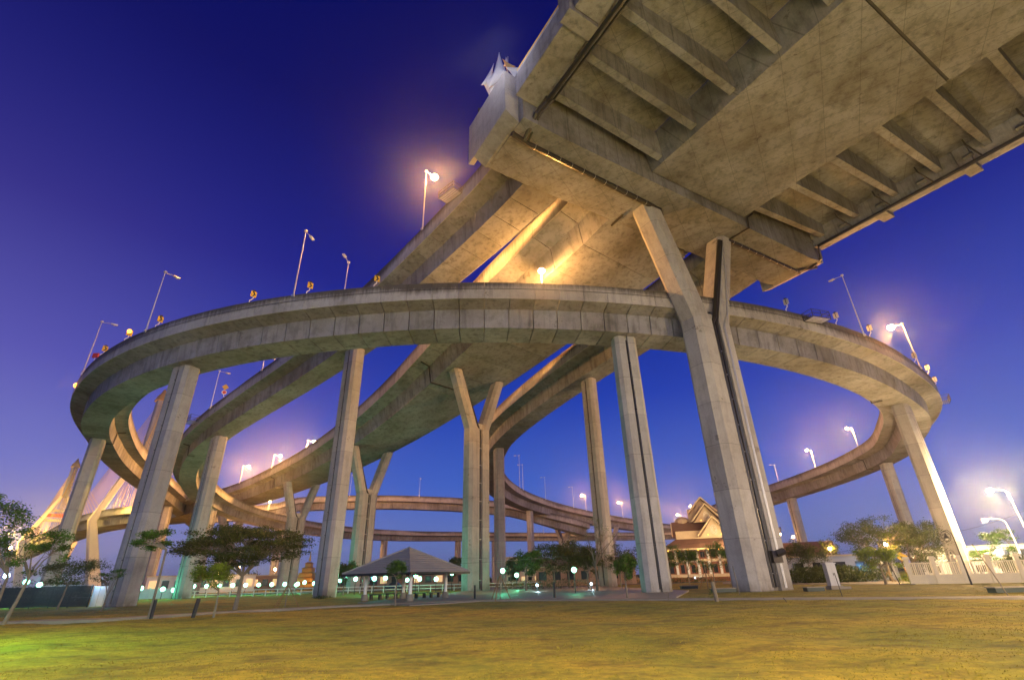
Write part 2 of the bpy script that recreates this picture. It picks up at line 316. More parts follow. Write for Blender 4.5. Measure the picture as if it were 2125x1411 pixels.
def fork_pier(x, y, top, ang, zj, span, label, w=2.2, d=1.3, c=.5, aw=.95, groove=.35, pipes=1):
    t = thing('forked_pier', label, 'pier', (x, y, 0), ang, 'forked piers under the wide decks')
    MB().prism(grooved(w, d, c, groove, .4), -.3, zj).build('stem', M['pier'], t, local=True)
    for sd in (-1, 1):
        c0 = sd*(w-aw-.0); c1 = sd*(span/2)
        A = [(c0+px, py, zj-.02+abs(px)*0) for px, py in oct_(aw, d-.01, min(c, aw*.5))]
        B = [(c1+px, py, top) for px, py in oct_(aw, d-.01, min(c, aw*.5))]
        MB().loft(A, B).build('arm', M['pier'], t, local=True)
    # web that closes the crotch of the fork
    zz = zj+1.0
    k = (span/2-(w-aw))/(top-zj)
    MB().loft([(-groove, -d+.42, zj-.5), (groove, -d+.42, zj-.5), (groove, d-.42, zj-.5), (-groove, d-.42, zj-.5)], [(-groove-k*.9, -d+.45, zz), (groove+k*.9, -d+.45, zz), (groove+k*.9, d-.45, zz), (-groove-k*.9, d-.45, zz)]).build('crotch_web', M['pier'], t, local=True)
    for q in range(pipes):
        ox = (q-(pipes-1)/2)*groove*.95; r = groove*.40 if pipes > 1 else .14
        a0 = 1 if pipes > 1 else -1
        pts = [(ox, -d+.28, .3), (ox, -d+.28, zj-.3), (a0*(w-2*aw)+ox*.5+.15*a0, -d+.3, zj+.5), (a0*(span/2-aw-.05)+ox*.5, -d+.35, top-1)]
        MB().tube(pts, r, 8).build('drain_pipe', M['black'], t, local=True)
    m = MB()
    for k in range(int(zj/3)): m.box((0, -d+.27, 1.5+k*3), (groove*2+.05, .3, .07))
    m.build('pipe_clip', M['galv'], t, local=True)
    return t
def under(r, px, py, label, lo=0, hi=1, face=0, sc=1, **k):
    i = r.find(px, py, lo=lo, hi=hi); p = r.pt(i, 0, r.sec[5]); t, n = r.frame(r.fine, i); a = math.atan2(t[1], t[0])
    if n[1] > 0: a += math.pi       # groove side faces the viewer
    a = a+math.pi*0+face
    # local -y must point to the camera side
    best = min((a+q*math.pi for q in (0, 1)), key=lambda q: (np.array(rot2((0, -1), q))@(p[:2]/np.linalg.norm(p[:2]))))
    return single_pier(p[0], p[1], p[2]+.04, best, label, w=1.42*sc, d=1.1*sc, **k)
under(R1, 1290, 694, 'straight pier with dark pipe groove just left of the big forked pier', .3, .6)
under(R1, 385, 758, 'broad leaning-looking pier holding the loop at the left, shadowed on its left side', .5, .8)
under(R1, 1872, 838, 'warm lit pier carrying the right bend of the loop behind the white fence', .1, .4)
under(R1, 1835, 958, 'slimmer pier behind the right bend, rising out of the big trees', .0, .25)
under(R1, 1641, 1029, 'pale far pier right of the big forked pier under the falling road', .0, .15)
under(R1, 207, 912, 'outermost left pier under the turning end of the loop', .65, .9)
under(R1, 356, 1043, 'short looking pier under the tail of the loop, left of the twin piers', .8, 1)
under(R2, 735, 722, 'tall shaft with a black drain line left of the pavilion', .05, .5)
under(R2, 456, 906, 'pier in the lower left carrying the descending road above the umbrella tree', .15, .5, sc=.95)
under(R2, 398, 1014, 'pale pier under the tightest bend of the descending road', .3, .65, sc=.95)
under(R2, 520, 1088, 'far pier hidden half behind the umbrella tree crown', .5, .75, sc=.9)
under(R2, 722, 1107, 'brightly lit slim far pier left of the pavilion roof', .6, .8, sc=.9)
under(R2, 916, 1113, 'slim far pier rising behind the right slope of the pavilion roof', .65, .9, sc=.85)
under(R2, 1370, 1111, 'far pier standing low behind the temple trees', .8, 1, sc=.85)
under(R4, 1220, 787, 'pier with a sunken brown pipe channel right of the centre', .1, .4)
under(R4, 1033, 930, 'pier tucked tight behind the central forked pier', .2, .6)
under(R4, 1102, 1053, 'slender pier under the far bend between the centre piers', .4, .8, sc=.95)
under(R5, 584, 1058, 'stubby bright far pier under the orange lit crossing', .1, .4)
def fork_under(r, px, py, zj, span, label, lo=0, hi=1, o=0, **k):
    i = r.find(px, py, lo=lo, hi=hi); p = r.pt(i, o, r.sec[5]); t, n = r.frame(r.fine, i); a = math.atan2(n[1], n[0])
    best = min((a+q*math.pi for q in (0, 1)), key=lambda q: (np.array(rot2((0, -1), q))@(p[:2]/np.linalg.norm(p[:2]))))
    return fork_pier(p[0], p[1], p[2]+.05, best, zj, span, label, **k)
fork_under(R3, 985, 778, 26.0, 10.5, 'central forked pier with a wide Y top and black pipe slot', .1, .5, w=2.35, aw=1.0, d=1.25)
fork_under(R3, 770, 932, 18.5, 9.0, 'forked pier standing behind the pavilion and the tall shaft', .3, .7, w=2.15, aw=.85, d=1.2)
fork_under(R3, 628, 1003, 16.5, 7.6, 'forked pier right of the umbrella tree', .4, .85, w=2.1, aw=.8, d=1.2)
fork_under(R3, 492, 1076, 15.5, 9, 'far forked pier with reddish shaded arm above the umbrella tree', .7, 1, w=2.0, aw=1.0)
fork_under(R4, 1176, 1068, 16.5, 9.0, 'small far forked pier among the tree tops right of the centre', .5, .9, o=-1.5, w=2.4, aw=.9)
fork_under(R4, 1268, 1085, 16, 9.0, 'far forked pier mostly hidden behind the brown channel pier', .6, 1, o=-1, w=2.4, aw=.9)
# ------------------------------------------------------------------ main overhead deck
O2 = np.array([23.7, 54.2]); U2 = np.array([.8554, .518]); V2 = np.array([.518, -.8554])
def L3(a, b, z): return np.array([*(O2+U2*a+V2*b), z])
def slabuv(m, poly_uz, v0, v1):       # polygon in (u,z), extruded along v
    A = [L3(a, v0, z) for a, z in poly_uz]; B = [L3(a, v1, z) for a, z in poly_uz]; return m.loft(A, B)
def slabvz(m, poly_vz, u0, u1):
    A = [L3(u0, b, z) for b, z in poly_vz]; B = [L3(u1, b, z) for b, z in poly_vz]; return m.loft(A, B)
bt = thing('cross_beam', 'massive concrete cross beam on the biggest forked pier, with end blocks', 'beam', L3(0, 0, 44.8))
ZB = 44.8
m = MB()
A = [L3(a, -4, z) for a, z in ((-22, ZB), (22, ZB), (28, ZB+1.3), (28, ZB+5.2), (-28, ZB+5.2), (-28, ZB+1.0))]
B = [L3(a, 4, z) for a, z in ((-22, ZB), (22, ZB), (28, ZB+1.3), (28, ZB+5.2), (-28, ZB+5.2), (-28, ZB+1.0))]
A = [L3(a, -4, z) for a, z in ((-23, ZB), (24, ZB), (27.4, ZB+.5), (27.4, ZB+5.8), (-28, ZB+5.8), (-28, ZB+.3))]
B = [L3(a, 4, z) for a, z in ((-23, ZB), (24, ZB), (27.4, ZB+.5), (27.4, ZB+5.8), (-28, ZB+5.8), (-28, ZB+.3))]
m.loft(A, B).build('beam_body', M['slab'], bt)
# left end block with its notch, the taller box standing on the beam end
m = MB(); slabuv(m, [(-28.05, ZB+.3), (-28.05, 52.0), (-29.7, 52.3), (-29.7, 46.1), (-28.3, ZB+.35)], -4.2, 3.2)
m.build('end_block', M['pier'], bt)
m = MB(); slabuv(m, [(-29.0, 46.3), (-28.9, 52.0), (-29.7, 52.3), (-29.7, 46.1)], -5.6, -4.22); m.build('end_block', M['pier'], bt)
m = MB(); slabuv(m, [(27.45, ZB+.6), (29.6, ZB+1.5), (29.6, ZB+5.0), (27.45, ZB+5.0)], -6.5, 3.2); m.build('end_block', M['pier'], bt)
# deck beyond: box girder, top slab, edge girders, ribs
dk = thing('main_deck', 'huge overhead bridge deck with ribbed wings seen from below', 'bridge deck', L3(0, 20, 46))
V0, V1 = 4.02, 95
joints = [V0, 28.2, 55, 80, V1]
for a, b in zip(joints, joints[1:]):
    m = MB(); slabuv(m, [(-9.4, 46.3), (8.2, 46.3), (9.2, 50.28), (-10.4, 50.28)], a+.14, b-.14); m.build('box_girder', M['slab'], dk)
    m = MB(); slabuv(m, [(-9.3, 46.42), (8.1, 46.42), (8.1, 46.7), (-9.3, 46.7)], b-.13, b+.13); m.build('joint_filler', M['sheet'] if 'sheet' in M else M['dark'], dk)
for u0, u1 in ((-26.2, -10.42), (9.22, 26.0)):
    m = MB(); slabuv(m, [(u0, 50.3), (u1, 50.3), (u1, 50.6), (u0, 50.6)], V0+.03, V1-.03); m.build('wing_slab', M['slab'], dk)
m = MB(); slabuv(m, [(-10.1, 50.3), (8.9, 50.3), (8.9, 50.6), (-10.1, 50.6)], V0, V1); m.build('top_slab', M['slab'], dk)
for k in range(17):
    v = 5.9+5.15*k
    for sd in (-1, 1):
        ub, ue = (-9.75, -25.8) if sd < 0 else (8.55, 25.6)
        zb, ze = 46.75, 48.3
        A = [L3(ub, v-.42, zb), L3(ub, v+.42, zb), L3(ub, v+.55, 50.29), L3(ub, v-.55, 50.29)]
        B = [L3(ue, v-.38, ze), L3(ue, v+.38, ze), L3(ue, v+.5, 50.29), L3(ue, v-.5, 50.29)]
        MB().loft(A, B).build('rib', M['slab'], dk)
        # stiffening gusset where the slab meets the edge girder
        if sd > 0:
            MB().loft([L3(25.3, v-2.6, 48.2), L3(25.3, v-1.6, 48.2), L3(26.0, v-1.6, 48.9), L3(26.0, v-2.6, 48.9)], [L3(26.1, v-2.6, 48.2), L3(26.1, v-1.6, 48.2), L3(26.15, v-1.6, 48.9), L3(26.15, v-2.6, 48.9)]).build('gusset', M['slab'], dk)
for k in range(9):       # edge girders cast in lengths with a haunch at each end
    v = 4.1+10.3*k
    for sd, u0, u1 in ((-1, -26.2, -28.9), (1, 26.0, 28.3)):
        for a, b, zz in ((v, v+8.7, 47.5), (v+8.75, v+10.2, 47.05)):
            uo = u1+(.0 if zz > 47.2 else sd*.55)
            A = [L3(u0, a, zz), L3(uo, a, zz+.25), L3(uo, a, 50.7), L3(u0, a, 50.7)]; B = [L3(u0, b, zz), L3(uo, b, zz+.25), L3(uo, b, 50.7), L3(u0, b, 50.7)]
            MB().loft(A, B).build('edge_girder', M['girder'], dk)
for k in range(16):
    v = 4.1+5.6*k
    for sd, u1 in ((-1, -28.5), (1, 28.0)):
        m = MB(); slabuv(m, [(u1-.22, 50.72), (u1+.22, 50.72), (u1+.15, 51.7), (u1-.15, 51.7)], v+.03, v+5.57); m.build('parapet_panel', M['pier'], dk)
# railing on top of the parapets
for sd, u1 in ((-1, -28.5), (1, 28.0)):
    MB().tube([L3(u1, 4, 52.05), L3(u1, 92, 52.05)], .11, 6).build('top_rail', M['railY'], dk)
    m = MB()
    m.tube([L3(u1, 4, 51.9), L3(u1, 92, 51.9)], .04, 6); m.tube([L3(u1, 4, 51.65), L3(u1, 92, 51.65)], .035, 5)
    for k in range(60): m.tube([L3(u1, 4.2+1.5*k, 51.65), L3(u1, 4.2+1.5*k, 52.0)], .035, 4)
    m.build('handrail', M['galv'], dk)
# black drain pipes hung under the deck edges and the cross beam
pt_ = thing('drain_pipes', 'black drain pipes strapped under the overhead deck and cross beam', 'pipes', L3(0, 0, 44))
def pipe(pts, r=.17): MB().tube(pts, r, 8).build('pipe', M['black'], pt_); return pts
def straps(a, b, n, r=.2):
    m = MB(); a = np.array(a); b = np.array(b)
    for k in range(n):
        p = a+(b-a)*(k+.5)/n; d = (b-a)/np.linalg.norm(b-a); m.tube([p-d*.025, p+d*.025], r, 8)
    m.build('pipe_strap', M['galv'], pt_)
pipe([L3(-25.7, 60, 47.1), L3(-25.9, 5.6, 47.1), L3(-26.6, 4.4, 46.0), L3(-26.6, 1.9, 44.5), L3(-26.4, 1.6, 44.5)], .26)
pipe([L3(-25.2, 60, 47.15), L3(-25.4, 6.0, 47.15), L3(-26.2, 4.5, 46.0), L3(-26.1, 2.0, 44.6)], .13)
pipe([L3(-28.2, 2.0, 44.55), L3(-26, 1.7, 44.5), L3(-7.0, 1.0, 44.5), L3(-5.2, .9, 44.5), L3(-4.4, .3, 44.3), L3(-4.7, -.2, 43.4)], .32)
pipe([L3(7.0, .0, 44.1), L3(8.5, 1.0, 44.5), L3(25.8, .9, 44.5)], .3)
pipe([L3(8.5, 1.2, 44.6), L3(8.7, 4.2, 44.6), L3(8.6, 4.4, 46.2), L3(8.3, 5.4, 46.1)], .14)
pipe([L3(25.3, 60, 47.1), L3(25.6, 4.9, 47.1), L3(26.6, 4.3, 45.6), L3(26.9, 2.2, 44.9), L3(25.2, 1.0, 44.65), L3(28.6, 2.4, 45.6)], .25)
pipe([L3(-8.8, -2.2, 44.5), L3(-8.6, -4.6, 44.5)], .16)
straps(L3(-26, 1.7, 44.5), L3(-7.0, 1.0, 44.5), 11, .335); straps(L3(8.5, 1.0, 44.5), L3(25.8, .9, 44.5), 10, .315); straps(L3(-25.7, 50, 47.1), L3(-25.9, 5.6, 47.1), 18, .24); straps(L3(25.3, 60, 47.1), L3(25.6, 4.9, 47.1), 14, .24)
for k in range(6): pipe([L3(22.6, 8.4+5.15*k+1.2, 48.9), L3(22.9, 8.4+5.15*k+1.2, 48.2), L3(25.3, 8.9+5.15*k+1.2, 47.2)], .1)
# biggest forked pier
fork = fork_pier(*(O2+U2*.9+V2*-.4), ZB+.03, math.atan2(U2[1], U2[0]), 29.6, 14.4, 'biggest forked pier right of the centre with twin black pipes down its slot', w=3.25, d=1.55, c=.65, aw=1.45, groove=.72, pipes=2)
m = MB(); m.box((.9, -1.35, 3.0), (1.5, .9, 1.1)); m.tube([(.9, -1.6, 3.2), (1.9, -1.9, 3.5)], .35, 8); m.build('pipe_junction_box', M['black'], fork, local=True)
for q in range(3): MB().tube([(1.25+q*.13, -1.62, .2), (1.25+q*.13, -1.62, 29.2), (2.6+q*.1, -1.62, 31.2), (6.0+q*.1, -1.62, 44.3)], .045, 5).build('conduit', M['galv'], fork, local=True)
# white tent-like star finial over the end block
sc_ = thing('sculpture', 'white star shaped sail sculpture on the end of the cross beam', 'sculpture', L3(-30, -3.5, 52.6))
c = L3(-29.2, -1.5, 53.5)
tips = [(1070/1, 118, 40.5), ]
def pxy(px, py, y): return aty(px, py, y)
yy = c[1]
def sail(pts, bulge=.5, m_='white', pull=.30):
    # three-cornered stretched membrane: concave edges, bellied middle, small thickness
    P_ = [np.array(p) for p in pts]; mid = sum(P_)/3; nrm = np.cross(P_[1]-P_[0], P_[2]-P_[0]); nrm = nrm/np.linalg.norm(nrm); out = []
    for i in range(3):
        a, b = P_[i], P_[(i+1) % 3]; c_ = (a+b)/2+(mid-(a+b)/2)*pull*2
        for k in range(8): u = k/8; out.append(a*(1-u)**2+c_*2*u*(1-u)+b*u*u)
    n = len(out); V = [mid+nrm*bulge]+[mid+(p-mid)*.55+nrm*bulge*.6 for p in out]+out
    F = [(0, 1+i, 1+(i+1) % n) for i in range(n)]+[(1+i, 1+n+i, 1+n+(i+1) % n, 1+(i+1) % n) for i in range(n)]; k = len(V)
    MB().add(V+[p-nrm*.06 for p in V], F+[tuple(k+j for j in f[::-1]) for f in F]+[(1+n+i, k+1+n+i, k+1+n+(i+1) % n, 1+n+(i+1) % n) for i in range(n)]).build('sail', M[m_], sc_, smooth=True)
q = lambda px, py, dy=0: aty(px, py, yy+dy)
top_ = q(1036, 110, 0)
sail([top_, q(1012, 184, -.8), q(1056, 160, -.8)], .7, pull=.12)
sail([q(1025, 131, .4), q(998, 177, -.2), q(1021, 185, .3)], .3, pull=.2)
sail([q(1049, 140, -.3), q(1080, 141, 0), q(1068, 163, .2)], .3, pull=.1)
sail([q(1050, 118, 1.0), q(1044, 138, .8), q(1060, 139, .8)], .2, pull=.2)
sail([q(1042, 122, .6), q(1052, 150, .2), q(1070, 138, .5)], .2, 'cream', pull=.25)
MB().tube([q(1020, 196, 0), top_], [.16, .05], 8).build('mast', M['galv'], sc_)
MB().tube([q(1053, 152, 0), q(1054, 118, 1)], [.12, .05], 6).build('mast', M['galv'], sc_)
MB().tube([q(1027, 205, 0), q(1022, 178, .3), q(1030, 160, .3)], [.5, 1.0, .6], 8).build('mast_foot', M['white'], sc_)
fl = thing('floodlight', 'small floodlight on the rim of the end block below the white sculpture', 'floodlight', L3(-30.2, -5.2, 52.8))
MB().box(L3(-29.5, -3.2, 52.9), (.4, .4, .35)).build('lamp_head', M['dark'], fl); MB().tube([L3(-29.5, -3.2, 52.2), L3(-29.5, -3.2, 52.8)], .06, 5).build('bracket', M['dark'], fl)
light('sculpture_fill', L3(-31.5, 5.5, 52.0), 300, (.95, .88, 1), .3); light('sculpture_fill', L3(-33.0, 2.5, 53.0), 380, (.95, .88, 1), .3)  # added lights without lamp bodies that brighten the sculpture
# ------------------------------------------------------------------ ground
def ground_mesh():
    xs = np.concatenate([-np.geomspace(3000, 70, 14), np.linspace(-60, 60, 161), np.geomspace(70, 3000, 14)])
    ys = np.concatenate([[-300, -100, -40, -15], np.linspace(-5, 60, 140), np.geomspace(64, 4000, 26)])
    X, Y = np.meshgrid(xs, ys); near = np.clip((46-Y)/12, 0, 1)*np.clip((Y-2)/5, 0, 1)*np.clip((50-np.abs(X))/8, 0, 1)
    Z = near*(.05*np.sin(X*.33+1)*np.sin(Y*.41)+.03*np.sin(X*.9+Y*.5)+.02*np.sin(X*2.1-Y*1.3))-.02
    V = np.column_stack([X.ravel(), Y.ravel(), Z.ravel()]); nx = len(xs); ny = len(ys)
    F = [(j*nx+i, j*nx+i+1, (j+1)*nx+i+1, (j+1)*nx+i) for j in range(ny-1) for i in range(nx-1)]
    m = MB(); m.v = V.tolist(); m.f = F; return m
def gz(x, y):
    near = np.clip((46-y)/12, 0, 1)*np.clip((y-2)/5, 0, 1)*np.clip((50-np.abs(x))/8, 0, 1)
    return near*(.05*np.sin(x*.33+1)*np.sin(y*.41)+.03*np.sin(x*.9+y*.5)+.02*np.sin(x*2.1-y*1.3))-.02
def grassmat():
    m = bpy.data.materials.new('lawn'); m.use_nodes = True; t = m.node_tree; b = t.nodes['Principled BSDF']; b.inputs['Roughness'].default_value = .95
    l = t.links.new; co = t.nodes.new('ShaderNodeTexCoord')
    def ns(sc, det, mp=(1, 1, 1), rough=.6):
        q = t.nodes.new('ShaderNodeMapping'); q.inputs['Scale'].default_value = mp; l(co.outputs['Object'], q.inputs['Vector'])
        n = t.nodes.new('ShaderNodeTexNoise'); n.inputs['Scale'].default_value = sc; n.inputs['Detail'].default_value = det; n.inputs['Roughness'].default_value = rough; l(q.outputs[0], n.inputs['Vector']); return n.outputs[0]
    def rp(v, a, c0, c1, b_):
        r = t.nodes.new('ShaderNodeValToRGB'); r.color_ramp.elements[0].position = a; r.color_ramp.elements[0].color = (*c0, 1); r.color_ramp.elements[1].position = b_; r.color_ramp.elements[1].color = (*c1, 1); l(v, r.inputs[0]); return r.outputs[0]
    c = rp(ns(.22, 8), .38, (.20, .20, .010), (.35, .265, .018), .62)
    c2 = rp(ns(.55, 9, (1, 1.6, 1), .7), .47, (1, 1, 1), (.40, .33, .27), .66)
    c3 = rp(ns(3.5, 8, (1, 1, 1), .75), .35, (.62, .66, .55), (1.2, 1.12, .95), .65)
    c4 = rp(ns(26, 4), .3, (.88, .9, .86), (1.1, 1.08, 1.05), .7)
    for k in (c2, c3, c4):
        mx = t.nodes.new('ShaderNodeMix'); mx.data_type = 'RGBA'; mx.blend_type = 'MULTIPLY'; mx.inputs['Factor'].default_value = 1; l(c, mx.inputs['A']); l(k, mx.inputs['B']); c = mx.outputs['Result']
    l(c, b.inputs['Base Color'])
    bp = t.nodes.new('ShaderNodeBump'); bp.inputs['Strength'].default_value = .6; bp.inputs['Distance'].default_value = .06; l(ns(9, 8, (1, 1, 1), .8), bp.inputs['Height']); l(bp.outputs[0], b.inputs['Normal'])
    return m
M['lawn'] = grassmat()
go = struct('ground', ground_mesh(), M['lawn'])
go.data.polygons.foreach_set('use_smooth', [True]*len(go.data.polygons))
# grass blades, thick in front of the camera
M['blade'] = mat('grass_blades', (.17, .14, .010), .8, noise=(.5, .45))
nb = 120000
yb = 5+47*rng.random(nb)**1.5; xb = (rng.random(nb)*2-1)*(yb*1.12+3)
dens = np.sin(xb*.9+np.sin(yb*.7)*2)+np.sin(yb*1.3+xb*.4)+.8*np.sin(xb*3.1-yb*2.2)+rng.normal(0, 1.1, nb)
kp = dens > -.7; xb, yb = xb[kp], yb[kp]; nb = len(xb); hb = (.012+.026*rng.random(nb))*(1+.35*np.sin(xb*.6)*np.sin(yb*.5)); wb = .006+.010*rng.random(nb)+yb*.0003
an = rng.random(nb)*math.pi; lx, ly = rng.normal(0, .022, nb), rng.normal(0, .022, nb); zb = gz(xb, yb)
Vb = np.empty((nb, 3, 3)); Vb[:, 0] = np.column_stack([xb-np.cos(an)*wb, yb-np.sin(an)*wb, zb-.004]); Vb[:, 1] = np.column_stack([xb+np.cos(an)*wb, yb+np.sin(an)*wb, zb-.004]); Vb[:, 2] = np.column_stack([xb+lx, yb+ly, zb+hb])
def tri_mesh(name, V, mt):
    me = bpy.data.meshes.new(name); n = len(V); me.vertices.add(n*3); me.vertices.foreach_set('co', V.astype(np.float32).ravel())
    me.loops.add(n*3); me.loops.foreach_set('vertex_index', np.arange(n*3, dtype=np.int32)); me.polygons.add(n); me.polygons.foreach_set('loop_start', np.arange(0, n*3, 3, dtype=np.int32)); me.polygons.foreach_set('loop_total', np.full(n, 3, dtype=np.int32)); me.update(); me.materials.append(mt)
    return me
gb = bpy.data.objects.new('grass', tri_mesh('grass', Vb, M['blade'])); COL.objects.link(gb)
tag(gb, 'short patchy yellowish lawn in the foreground', 'grass', kind='stuff')
# path with a raised kerb edge, bending away at the left
PTH = [gnd(2200, 1241), gnd(1900, 1243.5), gnd(1570, 1244.5), gnd(1300, 1245.5), gnd(1100, 1246), gnd(960, 1248), gnd(830, 1254), gnd(700, 1259.5), gnd(560, 1267), gnd(448, 1273), gnd(320, 1281), gnd(200, 1288.5), gnd(60, 1292), gnd(-150, 1300)]
def strip(m, pts, w, z0, z1, far=1):
    pts = np.array(pts); 
    for i in range(len(pts)-1):
        a, b = pts[i][:2], pts[i+1][:2]
        ta = (pts[min(i+1, len(pts)-1)]-pts[max(i-1, 0)])[:2]; ta = ta/np.linalg.norm(ta); tb = (pts[min(i+2, len(pts)-1)]-pts[i])[:2]; tb = tb/np.linalg.norm(tb)
        na = np.array([ta[1], -ta[0]])*far; nb_ = np.array([tb[1], -tb[0]])*far
        q = [a, b, b+nb_*w, a+na*w]; m.prism([tuple(p) for p in q], z0, z1)
struct('footpath', (lambda m: (strip(m, PTH, 1.7, -.2, .085), m)[1])(MB()), M['kerb'], recalc=True)
m = MB()
m.prism([tuple(gnd(*p)[:2]) for p in ((742, 1251), (850, 1257), (1060, 1243.4), (1400, 1242.6), (1430, 1226), (1240, 1216), (1000, 1219), (930, 1232))], -.1, .06)
struct('plaza_paving', m, M['paving'], recalc=True)
m = MB(); m.prism([(-900, 96), (900, 118), (900, 128), (-900, 108)], -.1, .01); struct('road', m, M['asphalt'], recalc=True)
m = MB()
for k in range(60): m.box((-180+6*k, 106.5+(-180+6*k)*.0122, .016), (3, .15, .004))
struct('road_markings', m, M['white'])
m = MB(); m.prism([tuple(gnd(*p)[:2]) for p in ((1500, 1207.5), (1500, 1211), (1700, 1212.5), (1900, 1211.8), (1900, 1206.5), (1700, 1205))], -.1, .05); struct('side_path', m, M['kerb'], recalc=True)
# ------------------------------------------------------------------ lamps on the decks
LT = [('lit', M['Lsod'])]
def deck_lamp(p, ang, h, label, lit, arm=1.6, group='street lamps on the elevated roads', power=2500, r=.075, gl=.42):
    t = thing('street_lamp', label, 'street lamp', p, ang, group)
    MB().tube([(0, 0, -.25), (0, 0, h*.5), (0, 0, h)], [r*1.35, r, r*.75], 8).build('pole', M['galv'], t, local=True)
    MB().box((0, 0, -.15), (.35, .35, .3)).build('base_bracket', M['galv'], t, local=True)
    MB().tube([(0, 0, h-.1), (0, arm*.5, h+.05), (0, arm*.8, h+.1)], .045, 5).build('arm', M['galv'], t, local=True)
    MB().box((0, arm, h+.1), (.34, .85, .16)).build('lamp_head', M['galv'], t, local=True)
    MB().ball((0, arm, h+.0), gl if lit else .16, 10, 7, .75).build('lamp_glass', M['Lsod'] if lit else M['galv'], t, local=True, smooth=True)
    MB().tube([(0, 0, h-.05), (0, 0, h+.12)], .22, 8).build('pole_cap', M['galv'], t, local=True)
    if lit: light('lamp_light', (p[0]-math.sin(ang)*arm, p[1]+math.cos(ang)*arm, p[2]+h-.42), power, SOD, .25)
    return t
def pole_on(r, bx, by, ty, label, lit, side=-1, lo=0, hi=1, flip=0, **k):
    p, a, i = r.edge(bx, by, side, v=1.2, inset=.0, lo=lo, hi=hi)
    t0, t1 = 1.0, 16.0
    for _ in range(30):
        mth = (t0+t1)/2
        if proj([p[0], p[1], p[2]+mth])[0][1] > ty: t0 = mth
        else: t1 = mth
    h = min(max(t0, 1.2), 12.5); s_ = 1 if side < 0 else -1
    # arm points across the carriageway
    t_, n_ = r.frame(r.fine, i); w = -n_*side*-1; inn = -np.sign(side)*n_; ang = math.atan2(inn[1], inn[0])-math.pi/2+flip
    return deck_lamp(p, ang, h, label, lit, **k)
pole_on(R1, 305, 688, 565, 'unlit tall lamp pole on the loop, second from the left', False, lo=.4)
pole_on(R1, 175, 775, 668, 'unlit leaning-looking lamp pole at the leftmost bend of the loop', False, lo=.5)
pole_on(R1, 610, 620, 480, 'tallest unlit lamp pole on the loop, right of centre-left signs', False, lo=.4, hi=.75)
pole_on(R1, 695, 604, 545, 'unlit lamp pole whose head shows just above the loop parapet', False, side=1, lo=.4, hi=.75)
pole_on(R1, 1795, 690, 572, 'unlit lamp pole on the right bend with its arm to the left', False, hi=.5)
pole_on(R1, 1915, 755, 672, 'brightly lit lamp over the right end of the loop', True, hi=.5, power=50000, gl=.55)
pole_on(R1, 1778, 925, 888, 'lit lamp above the far right arc, the higher one of two', True, lo=0, hi=.3, power=40000)
pole_on(R1, 1692, 970, 934, 'lit lamp above the far right arc, the lower left one of two', True, lo=0, hi=.3, power=36000)
pole_on(R1, 1614, 1002, 965, 'unlit lamp pole on the far right arc next to the big forked pier', False, lo=0, hi=.2)
pole_on(R2, 877, 475, 356, 'lit lamp on the upper left road below the white sculpture', True, hi=.3, power=70000, gl=.55)
pole_on(R2, 545, 765, 738, 'short visible lamp pole between loop underside and descending road', False, lo=.1, hi=.5)
pole_on(R2, 435, 845, 770, 'unlit lamp pole on the descending road beside a small yellow sign', False, lo=.1, hi=.5)
for k, (bx, by, ty, e) in enumerate(((640, 930, 938, 1), (566, 975, 968, 1), (500, 1003, 991, 1), (722, 885, 890, 1))):
    pole_on(R3, bx, by, ty-24, ['lit lamp on the wide viaduct, third along from the left', 'lit lamp on the wide viaduct, second along from the left', 'lit lamp at the lower left end of the wide viaduct', 'lit lamp on the wide viaduct peeking from behind the tall shaft'][k], True, side=-1, lo=.2, power=45000)
for k, (bx, by, ty, lit) in enumerate(((1054, 990, 945, 0), (1085, 1016, 964, 0), (1132, 1037, 990, 0), (1190, 1055, 1010, 0), (1216, 1058, 1027, 1), (1293, 1071, 1042, 1), (1364, 1083, 1055, 1), (1415, 1090, 1067, 1), (1445, 1096, 1040, 1))):
    pole_on(R4, bx, by, ty, ['unlit lamp pole nearest the centre on the far bend', 'second unlit lamp pole on the far bend', 'third unlit lamp pole on the far bend', 'fourth unlit lamp pole left of the lit far lamps', 'leftmost lit lamp of the row on the far bend', 'lit far lamp just left of the shaded pier', 'lit far lamp at the right edge of the shaded pier', 'lit far lamp left of the temple roofs', 'lit far lamp against the top temple gable'][k], bool(lit), side=1, lo=.4, power=30000)
for k, (bx, by, ty) in enumerate(((725, 1028, 985), (870, 1029, 992), (643, 1032, 1010))):
    pole_on(R5, bx, by, ty, ['thin unlit lamp pole on the orange lit crossing', 'thin lamp pole on the crossing right of the forked pier', 'thin lamp pole on the crossing seen through a forked pier'][k], False, side=1)
for k, (bx, by, ty) in enumerate(((876, 1099, 1060), (1128, 1097, 1074), (1204, 1096, 1068))):
    pole_on(R2, bx, by, ty, ['thin far lamp pole above the pavilion apex', 'thin far lamp pole right of the slim centre pier', 'thin far lamp pole left of the brown channel pier'][k], False, side=1, lo=.6)
